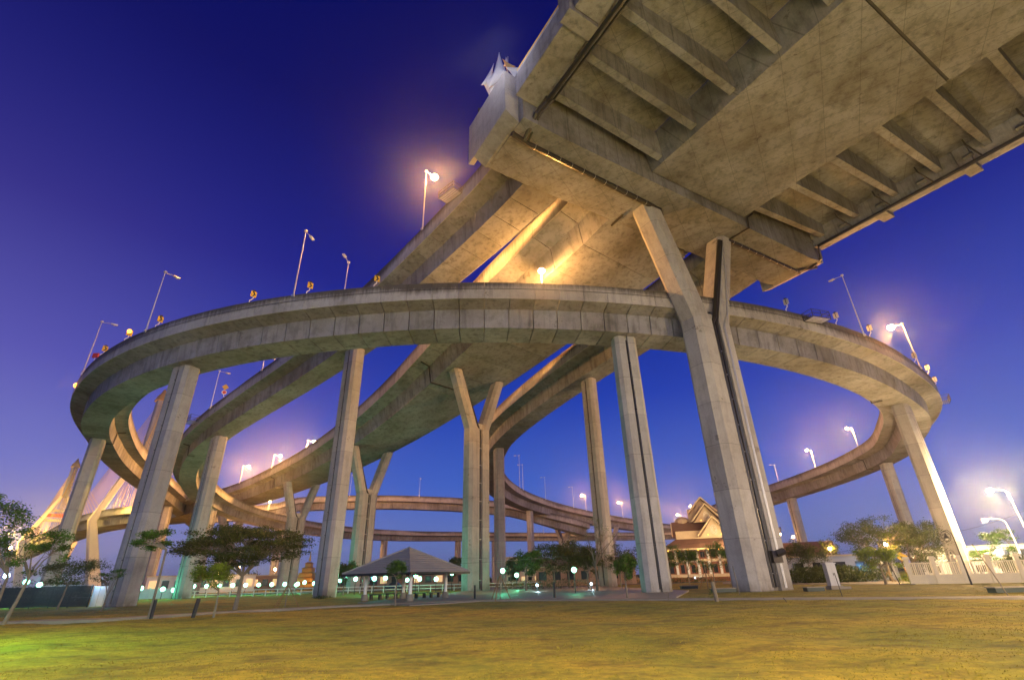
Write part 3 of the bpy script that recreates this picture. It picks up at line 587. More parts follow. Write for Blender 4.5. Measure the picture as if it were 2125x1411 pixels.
# lamp just behind the loop's parapet that floods the undersides above it
i_ = R1.find(1145, 600, -3.5, 1.2, .3, .7); p_ = R1.pt(i_, 3.6, 0)
for k, (px, py) in enumerate(((1060, 430), (985, 520))):  # low lamps added to light the wide viaduct's left parapet
    q_ = R2.pt(R2.find(px, py, 3, 0, 0, .3), 3.6, .1); deck_lamp(q_, R(60), 3.4, ['added low lamp on the upper left road next to the cross beam', 'added low lamp on the upper left road a little farther down'][k], True, arm=.8, power=5000, gl=.2)
for k, (px, py) in enumerate(((1150, 640), (1010, 740))):  # low lamps added to light the right-hand ramp's parapet
    q_ = R3.pt(R3.find(px, py, 5, 0, .02, .5), 5.8, .2); deck_lamp(q_, R(120), 2.6, ['added low lamp near the inner edge of the wide viaduct', 'added low lamp farther down the inner edge of the wide viaduct'][k], True, arm=.8, power=5000, gl=.2)
q_ = R3.pt(R3.find(1090, 690, 5, 0, .05, .5), 5.8, .2)  # lamp added out of sight to brighten the right-hand ramp's parapet
deck_lamp(q_, R(120), 4.2, 'added low lamp on the wide viaduct hidden by the loop girder', True, arm=.8, power=14000)
deck_lamp(p_, math.pi, float(aty(1145, 566, p_[1])[2]-p_[2]), 'glaring lamp just above the middle of the loop parapet', True, arm=.5, power=30000, gl=.5)
# ------------------------------------------------------------------ signs on the loop parapet
def chevron(p, ang, label, back=False, lampy=False, flip=1):
    t = thing('chevron_sign', label, 'road sign', p, ang, 'chevron signs on the loop parapet'); t.scale = (.85, .85, .85)
    MB().tube([(0, 0, -.2), (0, 0, .35), (.35, 0, .75), (.35, 0, 1.15)], .06, 6).build('bent_post', M['white'], t, local=True)
    MB().box((.35, 0, 1.55), (.8, .05, .95)).build('board', M['signY'] if not back else M['paint'], t, local=True)
    if back: MB().box((.35, -.04, 1.6), (.1, .05, 1.1)).build('back_rail', M['dark'], t, local=True); MB().box((.35, -.035, 1.55), (.74, .02, .88)).build('back_plate', M['paint'], t, local=True)
    else:
        m = MB(); f = flip
        for sx in (1,): m.add([(.35+f*-.24, -.035, 1.95), (.35+f*.02, -.035, 1.95), (.35+f*.28, -.035, 1.55), (.35+f*.02, -.035, 1.15), (.35+f*-.24, -.035, 1.15), (.35+f*.02, -.035, 1.55)], [(0, 1, 2, 5), (5, 2, 3, 4)] if f > 0 else [(5, 2, 1, 0), (4, 3, 2, 5)])
        m.build('chevron', M['signB'], t, local=True)
    if lampy: MB().ball((.2, -.15, 1.75), .33, 8, 6).build('beacon', M['amberL'], t, local=True)
    MB().box((.35, 0, 2.12), (.35, .35, .1)).build('beacon_panel', M['dark'], t, local=True)
    return t
def face(p): return math.atan2(p[0], -p[1])*-1*-1 if False else math.atan2(-p[0], p[1])*-1*-1
for k, (px, py, bk, lp) in enumerate(((518, 628, 0, 0), (636, 612, 0, 0), (778, 597, 0, 0), (322, 680, 0, 0), (258, 708, 0, 1), (207, 738, 0, 0), (163, 790, 0, 0), (1633, 645, 1, 0), (1738, 672, 1, 0), (1808, 698, 1, 0), (1906, 745, 1, 0), (1928, 778, 1, 0), (1940, 803, 1, 0))):
    p, a, i = R1.edge(px, py, -1, lo=.1 if k > 6 else .4, hi=.5 if k > 6 else .9)
    yaw = math.atan2(p[1], p[0])-math.pi/2
    chevron(p, yaw+(.35 if k < 7 else -.4), ['yellow chevron sign between the two middle lamp poles', 'yellow chevron sign right beside the tallest lamp pole', 'yellow chevron sign where the upper road disappears behind the loop', 'yellow chevron sign against the foot of the second pole', 'yellow chevron sign with a glowing amber beacon', 'yellow chevron sign above the small red boxes', 'yellow chevron sign at the extreme left bend', 'dark sign back nearest the big forked pier', 'dark sign back right of the maintenance cage', 'pale sign back beside the right lamp pole', 'sign back at the foot of the glaring right lamp', 'sign back on the steep right bend', 'lowest sign back on the right rim of the loop'][k], bool(bk), bool(lp))
p, a, i = R1.edge(160, 800, -1, lo=.5, hi=.9)
b_ = thing('beacon_light', 'glowing amber warning light at the leftmost rim of the loop', 'warning light', p); MB().ball((0, 0, .0), .42, 8, 6).build('lens', M['amberL'], b_, local=True); MB().tube([(.3, 0, -.2), (0, 0, 0)], .07, 5).build('bracket', M['galv'], b_, local=True); light('beacon', p+np.array([-.5, -.6, .3]), 350, (1, .35, .05), .3)
p, a, i = R1.edge(195, 752, -1, lo=.5, hi=.9)
b_ = thing('warning_box', 'small red warning box below the left chevron signs', 'warning box', p); MB().box((0, 0, 1.0), (.8, .2, .7)).build('panel', M['signR'], b_, local=True); MB().tube([(0, 0, -.2), (0, 0, .7)], .05, 5).build('post', M['galv'], b_, local=True)
p, a, i = R2.edge(458, 825, -1, lo=.1, hi=.6)
b_ = thing('road_sign', 'small yellow diamond sign over a round speed sign on the descending road', 'road sign', p, math.atan2(p[1], p[0])-math.pi/2)
MB().tube([(.4, 0, -.2), (.2, 0, .3), (0, 0, .6), (0, 0, 2)], .05, 5).build('post', M['white'], b_, local=True); MB().box((0, -.06, 2.2), (.8, .04, .8), tilt=Matrix.Rotation(R(45), 3, 'Y')).build('diamond_board', M['signY'], b_, local=True)
MB().tube([(0, -.10, 1.2), (0, -.06, 1.2)], .42, 14).build('round_board', M['white'], b_, local=True); MB().tube([(0, -.12, 1.2), (0, -.09, 1.2)], .30, 14).build('speed_disc', M['signR'], b_, local=True)
def cage(r, px, py, side, label, lo=0, hi=1):
    p, a, i = r.edge(px, py, side, v=.2, inset=-.9, lo=lo, hi=hi); t = thing('maintenance_cage', label, 'cage', p, a, 'mesh work cages hung on the parapets')
    m = MB(); w, d, h = 1.5, .75, 1.1
    for x in (-w, 0, w):
        for y in (-d, d): m.tube([(x, y, 0), (x, y, h)], .05, 4)
    for z in (0, h*.5, h):
        m.tube([(-w, -d, z), (w, -d, z)], .04, 4); m.tube([(-w, d, z), (w, d, z)], .04, 4)
        for x in (-w, w): m.tube([(x, -d, z), (x, d, z)], .04, 4)
    for k in range(9): m.tube([(-w+k*w/4, -d, 0), (-w+k*w/4, -d, h)], .022, 3); m.tube([(-w+k*w/4, d, 0), (-w+k*w/4, d, h)], .022, 3)
    m.build('frame', M['dark'], t, local=True)
    for k in range(5): MB().box((0, -d+.15+k*.3, 0.03), (2*w, .16, .05)).build('plank', M['galv'], t, local=True)
cage(R1, 1692, 668, -1, 'dark mesh cage on the outside of the right loop parapet', .1, .5)
cage(R1, 1955, 832, -1, 'small mesh cage sticking out at the far right rim', .05, .4)
cage(R2, 935, 402, -1, 'mesh cage on the parapet beside the upper left lit lamp', 0, .3)
cage(R2, 398, 878, -1, 'dark mesh cage on the descending road above the left piers', .1, .6)
# service cable clipped along the outer face of the loop parapet
pts = [R1.pt(i, -(4.5+.10), .25) for i in range(0, len(R1.fine), 3)]
cb = MB().tube(pts, .028, 4).build('service_cable', M['black']); tag(cb, 'thin black cable clipped along the loop parapet face', 'cable')
# drain pipes at two pier heads of the ramps
def head_pipe(r, px, py, side, label, lo=0, hi=1):
    i = r.find(px, py, lo=lo, hi=hi); W_, bt_, bb, eb, rt, bot, top = r.sec; s_ = side
    pts = [r.pt(i, s_*(W_/2-.6), eb-.25), r.pt(i, s_*(bt_/2+.15), rt-.2), r.pt(i, s_*(bb/2+.18), bot-.15), r.pt(i, s_*.8, bot-.15)]
    o = MB().tube(pts, .12, 6).build('drain_pipe', M['black']); tag(o, label, 'drain pipe', 'black drain pipes crossing the girders at the pier heads')
head_pipe(R3, 925, 765, -1, 'black drain pipe bent over the girder at the central forked pier', .1, .5)
head_pipe(R3, 733, 930, -1, 'black drain pipe at the head of the forked pier behind the pavilion', .3, .7)
head_pipe(R3, 595, 1000, -1, 'drain pipe at the head of the forked pier by the umbrella tree', .5, .9)
head_pipe(R2, 441, 903, -1, 'black drain pipe over the descending road girder at its left pier', .2, .6)
head_pipe(R1, 232, 905, 1, 'black drain pipe inside the leftmost turn of the loop', .65, .9)
head_pipe(R1, 1835, 840, 1, 'dark drain pipe at the right pier head of the loop', .1, .4)
head_pipe(R1, 1810, 955, 1, 'drain pipe on the far right arc by its pier', .0, .25)
# ------------------------------------------------------------------ street lamps on the ground
def street_lamp(x, y, h, ang, label, power, col=WRM, arm=2.2, r=.11, size=.4, group='tall street lamps along the roads', down=0, dcol=(1, .74, .30)):
    t = thing('street_lamp', label, 'street lamp', (x, y, 0), ang, group)
    MB().tube([(0, 0, -.1), (0, 0, h*.6), (0, .15, h-.5), (0, .7, h-.05), (0, arm, h)], [r*1.3, r, r*.8, r*.6, r*.5], 8).build('pole', M['galv'], t, local=True)
    MB().box((0, arm+.35, h), (.36, .95, .18)).build('lamp_head', M['galv'], t, local=True)
    MB().ball((0, arm+.35, h-.1), size, 10, 6, .6).build('lamp_glass', M['Lsod'], t, local=True, smooth=True)
    lx, ly = x-math.sin(ang)*(arm+.35), y+math.cos(ang)*(arm+.35)
    if down:  # extra downward light on the added lamps only, brightens the lawn
        d = bpy.data.lights.new('street_light', 'SPOT'); d.energy = down; d.color = dcol; d.spot_size = R(158); d.spot_blend = .5; d.shadow_soft_size = .4
        o = bpy.data.objects.new('street_light', d); COL.objects.link(o); o.location = (lx, ly, h-.5)
    light('street_light', (lx, ly, h-.5), power, col, .4)
    return t
street_lamp(69.5, 72.6, 11.3, R(88), 'tall lamp arching in from the right edge with a big glare', 60000, size=.45)
street_lamp(78, 84, 8.4, R(60), 'leaning lamp pole behind the white fence at the right', 7000)
street_lamp(93, 84, 10.0, R(70), 'street lamp at the very right edge above the shrubs', 5000)
for k, (x, y, e) in enumerate(((-26, -13, 52000), (6, -17, 50000), (34, -10, 60000), (43, 17, 48000))):  # unseen lamps added to brighten the lawn and the deck undersides
    street_lamp(x, y, 13 if k < 3 else 9, R(0) if k < 3 else R(60), ['added unseen lamp behind the viewer on the left', 'added unseen lamp behind the viewer in the middle', 'added unseen lamp behind the viewer on the right', 'added unseen lamp beside the lawn outside the right edge'][k], e*(.38, .33, .50, .8)[k], down=e*1.95*(1, 1, 1, .1)[k], col=((1, .96, .93), (1, .95, .9), (1, .82, .6), WRM)[k])
# ------------------------------------------------------------------ park lamps
def park_lamp(px, py, y, label, col='g', lit=True, hb=None, power=260, size=.17, group='green glowing park lamp posts'):
    p = aty(px, py, y); h = max(p[2], .5); t = thing('park_lamp', label, 'lamp post', (p[0], p[1], 0), 0, group)
    MB().tube([(0, 0, -.1), (0, 0, h-.2)], [.06, .04], 6).build('post', M['dark'], t, local=True)
    MB().ball((0, 0, h), size, 10, 6).build('globe', M['Lgrn' if col == 'g' else 'Lcool'], t, local=True, smooth=True)
    MB().tube([(0, 0, h-.25), (0, 0, h-.12)], .09, 6).build('collar', M['dark'], t, local=True)
    light('park_light', (p[0], p[1]-size-.22, h), power*.8, MERC if col == 'g' else COOL, .2)
PL = [(1191, 1182, 61, 'park lamp standing alone in front of the middle trees', 'g', 200), (1043, 1184, 70, 'green park lamp at the right foot of the central forked pier', 'g', 420), (1072, 1193, 85, 'larger green glare right of the central forked pier', 'g', 500),
      (938, 1189, 90, 'park lamp at the right end of the pavilion roof', 'g', 200), (905, 1201, 84, 'green lamp low under the pavilion roof, right bay', 'g', 300), (863, 1194, 80, 'green lamp seen just right of the front pavilion column', 'g', 400), (871, 1201, 92, 'second green lamp close right of the front pavilion column', 'g', 300),
      (845, 1203, 95, 'green lamp between the two middle pavilion columns', 'g', 250), (800, 1199, 82, 'bright green lamp under the pavilion, left bay centre', 'g', 500), (777, 1200, 76, 'brightest green lamp beside the left pavilion column', 'g', 700), (738, 1201, 86, 'green lamp just left of the pavilion', 'g', 400), (722, 1197, 110, 'pale lamp over the left eave tip of the pavilion', 'g', 200),
      (706, 1204, 100, 'green lamp right of the tall shaft foot', 'g', 350), (652, 1210, 105, 'green lamp left of the tall shaft foot', 'g', 250), (632, 1208, 115, 'green lamp behind the right umbrella branches', 'g', 250), (615, 1213, 112, 'small green lamp left of the golden shrine', 'g', 200),
      (293, 1220, 84, 'green lamp right of the leftmost broad pier foot', 'g', 450), (338, 1222, 88, 'green lamp over the white panel wall', 'g', 350), (360, 1224, 90, 'small green lamp at the end of the white panel wall', 'g', 150),
      (55, 1207, 64, 'intense green glare above the hoarding, left one', 'g', 700), (82, 1213, 68, 'intense green glare above the hoarding, right one', 'g', 450), (14, 1194, 58, 'bluish lamp cluster at the left picture edge', 'c', 300)]
for k in range(9): PL.append((402+27*k, 1216-k*.6, 100+4*(k % 3), ['first green lamp in the street row from the left', 'second green lamp in the street row', 'third green lamp, half behind the small bright tree', 'green street row lamp left of the umbrella trunk', 'green street row lamp right of the umbrella trunk', 'sixth green lamp in the street row', 'seventh green lamp in the street row', 'eighth green lamp near the fork pier foot', 'last green lamp in the street row'][k], 'g', 500))
for px, py, y, lb, c_, pw in PL: park_lamp(px, py, y, lb, c_, power=pw, size=.20+.0016*y)
for k, (px, py) in enumerate(((1115, 1213), (1228, 1210), (1443, 1192))):
    p = gnd(px, py+ (14 if k < 2 else 14)); t = thing('bollard_light', ['white bollard light on the plaza, leftmost of three', 'white bollard light by the bare tree foot', 'cool white light in front of the temple'][k], 'bollard light', p, 0, 'cool white low lights')
    MB().tube([(0, 0, -.1), (0, 0, .6)], .07, 8).build('post', M['dark'], t, local=True); MB().ball((0, 0, .75), .17, 8, 6).build('globe', M['Lcool'], t, local=True); light('bollard_glow', p+np.array([0, -.4, .8]), 160, COOL, .15)
# far orange street lamps low on the horizon
for k, (px, py, y) in enumerate(((495, 1177, 150), (571, 1181, 170), (544, 1196, 190), (455, 1189, 140), (325, 1205, 150), (1722, 1138, 95), (1838, 1129, 78), (1618, 1108, 170), (1646, 1114, 190), (515, 1031, 182), (560, 1039, 186), (22, 1136, 120), (1400, 1180, 150))):
    p = aty(px, py, y); t = thing('far_lamp', ['orange lamp seen through the umbrella tree', 'orange lamp right of the umbrella tree trunk', 'dim orange lamp low over the street', 'orange lamp left of the umbrella tree trunk', 'pink tinged lamp between the left twin piers', 'yellow lamp low between the right trees', 'yellow lamp above the small bright right tree', 'tiny lamp just right of the big pier', 'second tiny lamp right of the big pier', 'orange lamp under the lower left viaduct, left one', 'orange lamp under the lower left viaduct, right one', 'amber lamp among the leftmost branches', 'small lamp behind the temple trees'][k], 'street lamp', (p[0], p[1], 0), 0, 'distant orange street lamps')
    MB().tube([(0, 0, 0), (0, 0, p[2]-.2)], .08, 5).build('pole', M['galv'], t, local=True); MB().ball((0, 0, p[2]), .12+y*.0017, 8, 6).build('lamp_glass', M['Lsod'], t, local=True); light('far_light', p-np.array([0, .55+y*.0017, 0]), (48000 if py < 1050 else 700) if y > 100 else 1500, SOD, .3)
# bell shaped lantern on a swan neck pole, twice
for k, (bx, by, tx, ty, sc) in enumerate(((2017, 1213, 1977, 1128, 1), (2004, 1206, 1982, 1150, .7))):
    b = gnd(bx, by); b[1] += 0; t = thing('lantern_pole', ['tall dark pole with a ringed bell lantern before the white fence', 'smaller ringed bell lantern behind the white fence'][k], 'lamp post', b, 0, 'bell lantern posts')
    h = 4.4*sc; MB().tube([(0, 0, 0), (0, 0, h*.55), (-.02, 0, h), (-.12, 0, h+.45*sc), (-.45*sc, 0, h+.75*sc), (-.85*sc, 0, h+.6*sc)], [.09*sc, .07*sc, .05*sc, .04*sc, .03*sc, .03*sc], 7).build('pole', M['black'], t, local=True)
    cx, cz = -.75*sc, h+.12*sc; r_ = .5*sc
    MB().tube([(cx+r_*math.cos(a), 0, cz+r_*math.sin(a)) for a in np.linspace(0, 2*math.pi, 19)], .035*sc, 5).build('ring', M['black'], t, local=True)
    MB().tube([(cx, 0, cz+.3*sc), (cx, 0, cz+.1*sc), (cx, 0, cz-.1*sc), (cx, 0, cz-.22*sc)], [.06*sc, .12*sc, .22*sc, .34*sc], 12).build('bell_shade', M['black'], t, local=True)
    MB().ball((cx, 0, cz-.25*sc), .12*sc, 8, 5).build('bulb', M['white'], t, local=True)
# ------------------------------------------------------------------ pavilion
PC = np.array([-11.1, 54.6]); pa = math.atan2(53.5-50.5, -14.9+9.9)   # side direction from front column to left column
pav = thing('pavilion', 'open park pavilion with a grey hipped roof and four white columns', 'pavilion', (*PC, 0))
cols = [gnd(850, 1248), gnd(756, 1248), gnd(924, 1241), gnd(836, 1242.6)]
M['roof'] = mat('grey_roof_tiles', (.29, .28, .28), .6, noise=(1.2, .2)); M['roofR'] = mat('brown_roof_tiles', (.16, .085, .06), .7, noise=(.8, .25))
for p in cols:
    MB().tube([(p[0], p[1], .06), (p[0], p[1], .62)], .33, 14).build('column_base', M['kerb'], pav)
    MB().tube([(p[0], p[1], .62), (p[0], p[1], 2.42)], .16, 12).build('column', M['white'], pav)
c4 = np.array([p[:2] for p in cols]); cen = c4.mean(0)
ux = (c4[0]-c4[1]); ux = ux/np.linalg.norm(ux); uy = np.array([-ux[1], ux[0]])
if np.dot(uy, c4[2]-c4[0]) < 0: uy = -uy
hx, hy = 4.45, 4.5
cr4 = [cen-ux*-hx-uy*hy, cen-ux*hx-uy*hy, cen-ux*hx+uy*hy, cen+ux*hx+uy*hy]   # front, left, back, right
apex = np.array([*cen, 4.75])
def tri3(m, a, b, c_, th=.06):
    a, b, c_ = [np.array(q, float) for q in (a, b, c_)]; dn = np.array([0, 0, -th]); m.add([a, b, c_, a+dn, b+dn, c_+dn], [(0, 1, 2), (5, 4, 3), (0, 3, 4, 1), (1, 4, 5, 2), (2, 5, 3, 0)])
for i in range(4):
    a, b = np.array([*cr4[i], 2.42]), np.array([*cr4[(i+1) % 4], 2.42])
    # courses of roofing, each a lapped strip
    n = 11
    for k in range(n):
        f0, f1 = k/n, (k+1)/n+.008
        A, B = a+(apex-a)*f0, b+(apex-b)*f0; Cc, D = b+(apex-b)*min(1, f1), a+(apex-a)*min(1, f1); up = np.array([0, 0, .045])
        m = MB().add([A+up, B+up, Cc, D, A-up*.2, B-up*.2], [(0, 1, 2, 3), (4, 5, 1, 0)]); m.build('roof_course', M['roof'], pav)
    MB().box(((a+b)/2+np.array([0, 0, -.09])), (np.linalg.norm(b-a)-.05, .09, .2), rz=math.atan2((b-a)[1], (b-a)[0])).build('fascia', M['dark'], pav)
    MB().tube([a+np.array([0, 0, .06]), apex+np.array([0, 0, .04])], .07, 6).build('hip_ridge', M['roof'], pav)
m = MB().add([[*q, 2.36] for q in cr4], [(3, 2, 1, 0)]); m.build('soffit', M['roof'], pav)
MB().ball(apex, .13, 8, 5).build('finial', M['roof'], pav)
def bench(x, y, ang, label):
    t = thing('bench', label, 'bench', (x, y, .06), ang, 'stone benches under the pavilion')
    MB().box((0, 0, .46), (2.0, .42, .09)).build('seat', M['dark'], t, local=True)
    for s_ in (-.62, .62): MB().box((s_, 0, .21), (.2, .3, .42)).build('leg', M['dark'], t, local=True)
ab = math.atan2(ux[1], ux[0]); ac = math.atan2(uy[1], uy[0])
for k, (px, py, aa) in enumerate(((779, 1245, ab), (812, 1243, ab), (872, 1241.5, ac), (902, 1240, ac))):
    p = gnd(px, py); bench(p[0], p[1], aa, ['bench in the left bay of the pavilion', 'bench between the left and middle pavilion columns', 'bench just right of the front pavilion column', 'bench near the right pavilion column'][k])
# ------------------------------------------------------------------ temple
M['wallc'] = mat('cream_wall', (.62, .50, .34), .8, noise=(.8, .12)); M['wood'] = mat('red_timber', (.28, .10, .05), .6, noise=(3, .3)); M['glassd'] = mat('dark_glass', (.02, .025, .03), .15); M['trim'] = mat('cream_trim', (.66, .55, .34), .6); M['gold'] = mat('gold', (.8, .5, .1), .35, .6)
base = gnd(1440, 1205.5); ta = math.atan2(base[1], base[0])-math.pi/2
tp = thing('temple', 'large temple hall with three stacked gable roofs and red timber bays', 'temple', base, ta); tp.scale = (.86, .86, .80)
def TB(c, d, nm, mt, tilt=None): return MB().box(c, d, tilt=tilt).build(nm, M[mt], tp, local=True)
sc = base[1]/FPX*1.11     # metres per photo pixel at the hall
TB((2, 4, .9), (21, 9, 1.8), 'plinth', 'wallc'); TB((2, 4, 5.2), (17.5, 7, 7.2), 'wall', 'wallc')
for k in range(7):
    x = -6.5+2.8*k
    TB((x, .2, 3.5), (.5, .5, 3.4), 'column', 'white'); TB((x+1.4, .42, 3.4), (1.9, .08, 3.1), 'timber_bay', 'wood'); TB((x+1.4, .34, 3.2), (1.0, .06, 2.2), 'window', 'glassd')
    TB((x, .2, 7.0), (.45, .45, 2.6), 'column', 'white'); TB((x+1.4, .42, 6.9), (1.9, .08, 2.3), 'timber_bay', 'wood'); TB((x+1.4, .34, 6.9), (1.1, .06, 1.5), 'window', 'glassd')
TB((2, .6, 5.4), (18.6, 1.2, .35), 'string_course', 'trim')
# hipped skirt roof
def hip(z0, z1, x0, x1, y0, y1, ix, iy, nm='roof'):
    MB().add([(x0, y0, z0), (x1, y0, z0), (x1, y1, z0), (x0, y1, z0), (x0+ix, y0+iy, z1), (x1-ix, y0+iy, z1), (x1-ix, y1-iy, z1), (x0+ix, y1-iy, z1), (x0, y0, z0-.3), (x1, y0, z0-.3), (x1, y1, z0-.3), (x0, y1, z0-.3)], [(0, 1, 5, 4), (1, 2, 6, 5), (2, 3, 7, 6), (3, 0, 4, 7), (4, 5, 6, 7), (8, 9, 1, 0), (9, 10, 2, 1), (10, 11, 3, 2), (11, 8, 0, 3), (11, 10, 9, 8)]).build(nm, M['roofR'], tp, local=True)
hip(8.5, 11.6, -7.4, 12.6, -1.6, 9.5, 4.8, 3.2, 'skirt_roof')
TB((2.6, -1.66, 8.4), (20.1, .1, .4), 'eave_board', 'trim')
def gable(cx, w, z0, z1, y0, y1, nm='gable_roof'):
    """front facing gable with steep concave sides"""
    h = z1-z0
    prof = [(-w/2, z0), (-w/2*.62, z0+h*.36), (-w/2*.30, z0+h*.69), (0, z1), (w/2*.30, z0+h*.69), (w/2*.62, z0+h*.36), (w/2, z0)]
    prof2 = [(x*.96, z-.35) for x, z in prof]
    for a, b, c, d in zip(prof, prof[1:], prof2, prof2[1:]):
        MB().loft([(cx+a[0], y0, a[1]), (cx+b[0], y0, b[1]), (cx+d[0], y0, d[1]), (cx+c[0], y0, c[1])], [(cx+a[0], y1, a[1]), (cx+b[0], y1, b[1]), (cx+d[0], y1, d[1]), (cx+c[0], y1, c[1])]).build(nm, M['roofR'], tp, local=True)
        MB().tube([(cx+a[0]*1.03, y0-.05, a[1]+.02), (cx+b[0]*1.03, y0-.05, b[1]+.02)], .24, 5).build('bargeboard', M['trim'], tp, local=True)
    q = [(x*.86, z-.3) for x, z in prof]; n = len(q)
    MB().loft([(cx+x, y0+1.0, z) for x, z in q], [(cx+x, y0+1.25, z) for x, z in q]).build('pediment', M['wallc'], tp, local=True)
    for rr, zz in ((.24, .30), (.15, .30)):
        MB().tube([(cx+h*rr*.62*math.cos(a), y0+.92, z0+h*zz+h*rr*math.sin(a)) for a in np.linspace(0, 2*math.pi, 21)], .07, 5).build('medallion', M['white'], tp, local=True)
    for sx in (-.2, .2): MB().ball((cx+w*sx, y0+.8, z0+.2), .12, 6, 4).build('spot_lamp', M['amberL'], tp, local=True)
TB((3.2, 4.2, 12.4), (12, 6, 2.2), 'attic_wall', 'wallc')
MB().loft([(-3.6, 1.2, 12.0), (-3.6, 4.2, 16.4), (-3.6, 7.4, 12.0)], [(9.4, 1.2, 12.0), (9.4, 4.2, 16.4), (9.4, 7.4, 12.0)]).build('cross_roof', M['roofR'], tp, local=True)
MB().loft([(-3.65, 1.4, 12.2), (-3.65, 4.2, 16.2), (-3.65, 7.2, 12.2)], [(-3.9, 1.4, 12.2), (-3.9, 4.2, 16.2), (-3.9, 7.2, 12.2)]).build('end_board', M['trim'], tp, local=True)
gable(7.4, 8.6, 12.0, 17.2, -.6, 6); gable(6.2, 8.0, 16.2, 21.0, 1.4, 8); gable(5.4, 7.6, 18.8, 23.2, 3.4, 9)
MB().ball((-.5, 6, 16.2), 2.3, 12, 6, .8).build('dome', M['wallc'], tp, local=True)
TB((4, 6, 17.4), (5.5, 4, 5), 'tower', 'wallc')
for k in range(8):
    MB().ball((-8+2.6*k, -1.75, 8.1), .16, 6, 4).build('eave_lamp', M['amberL'], tp, local=True)
    if k % 2 == 0: light('eave_light', base+np.array([-8+2.6*k, -3.4, 7.8]), 260, WRM, .2)
TB((2, -3.0, .55), (26, .25, 1.1), 'terrace_wall', 'wood'); TB((2, -3.0, 1.15), (26, .35, .14), 'terrace_coping', 'trim')
light('gable_fill', base+np.array([4, -9, 10]), 1500, WRM, .5)  # added light with no lamp body, brightens the temple front
# ------------------------------------------------------------------ other buildings
def block(label, px, py, w, d, h, y, mt, roof=None, rows=2, nwin=6, name='building', rz=None, lit=None):
    b = aty(px, py, y); b[2] = 0; t = thing(name, label, 'building', b, math.atan2(b[1], b[0])-math.pi/2 if rz is None else rz)
    MB().box((0, d/2, h/2), (w, d, h)).build('wall', M[mt], t, local=True)
    MB().box((0, -.02, h+.12), (w+.5, .5, .25)).build('cornice', M['trim'], t, local=True)
    for r_ in range(rows):
        for k in range(nwin):
            x = -w/2+(k+.5)*w/nwin; z = h/rows*(r_+.55)
            MB().box((x, -.04, z), (w/nwin*.55, .1, h/rows*.45)).build('window', M[lit] if lit and (k*7+r_*3+len(label)) % 5 < 2 else M['glassd'], t, local=True)
    if roof:
        MB().loft([(-w/2-.6, -.6, h+.25), (-w/2-.6, d+.6, h+.25), (-w/2-.6, d/2, h+roof)], [(w/2+.6, -.6, h+.25), (w/2+.6, d+.6, h+.25), (w/2+.6, d/2, h+roof)]).build('roof', M['roofR'], t, local=True)
    return t
M['winlit'] = mat('lit_window', (1, .8, .5), .4, emit=(1, .60, .25), estr=.7)
M['bluew'] = mat('blue_lit_wall', (.25, .45, .7), .6, noise=(.6, .3)); M['sheet'] = mat('dark_green_sheet', (.03, .05, .05), .5, .2, noise=(1, .3)); M['brick'] = mat('pale_brick', (.42, .26, .18), .85, noise=(2, .2))
block('long low building behind the trees right of the centre, with lit upper windows', 1072, 1190, 15, 10, 7.6, 175, 'wallc', None, 3, 7, lit='winlit')
block('two storey brick house half hidden by trees right of the centre', 1215, 1200, 20, 9, 3.4, 110, 'brick', 1.8, 1, 7)
block('brown roofed house behind the trees right of the big pier', 1655, 1190, 18, 10, 4.6, 135, 'wallc', 3.6, 2, 5)
block('low white house with a bluish lit front beyond the right lawn', 1750, 1197, 15, 8, 3.6, 88, 'paint', None, 1, 5)
light('blue_house_light', aty(1790, 1176, 80), 420, (.2, .5, 1), .4)
block('flat roofed white building behind the right fence', 2040, 1180, 16, 8, 4.5, 92, 'white', None, 2, 5)
light('building_floodlight', aty(2075, 1140, 84), 2200, (1, .93, .8), .5)
block('white building at the far left of the street, lit green', 420, 1212, 26, 8, 4.2, 150, 'white', None, 1, 9, lit='winlit')
block('row of small lit shops along the far street', 560, 1212, 34, 8, 4.0, 165, 'brick', None, 1, 12, lit='winlit')
block('low shops seen beneath the pavilion roof', 900, 1210, 30, 7, 3.6, 150, 'brick', None, 1, 10, lit='winlit')
# golden shrine
p = aty(637, 1205, 150); p[2] = 0; t = thing('shrine', 'small golden tiered shrine left of the tall shaft', 'shrine', p)
for k in range(5):
    w_ = 5.6-1.0*k; MB().box((0, 0, 1.2+1.25*k), (w_, w_, .9)).build('tier', M['gold'], t, local=True); MB().prism([(-w_*.62, -w_*.62), (w_*.62, -w_*.62), (w_*.62, w_*.62), (-w_*.62, w_*.62)], 1.65+1.25*k, 2.0+1.25*k, [(-w_*.3, -w_*.3), (w_*.3, -w_*.3), (w_*.3, w_*.3), (-w_*.3, w_*.3)]).build('roof_tier', M['gold'], t, local=True)
MB().tube([(0, 0, 7.2), (0, 0, 9.8)], [.35, .03], 8).build('spire', M['gold'], t, local=True); light('shrine_light', p+np.array([2, -7, 2.5]), 500, SOD, .3)
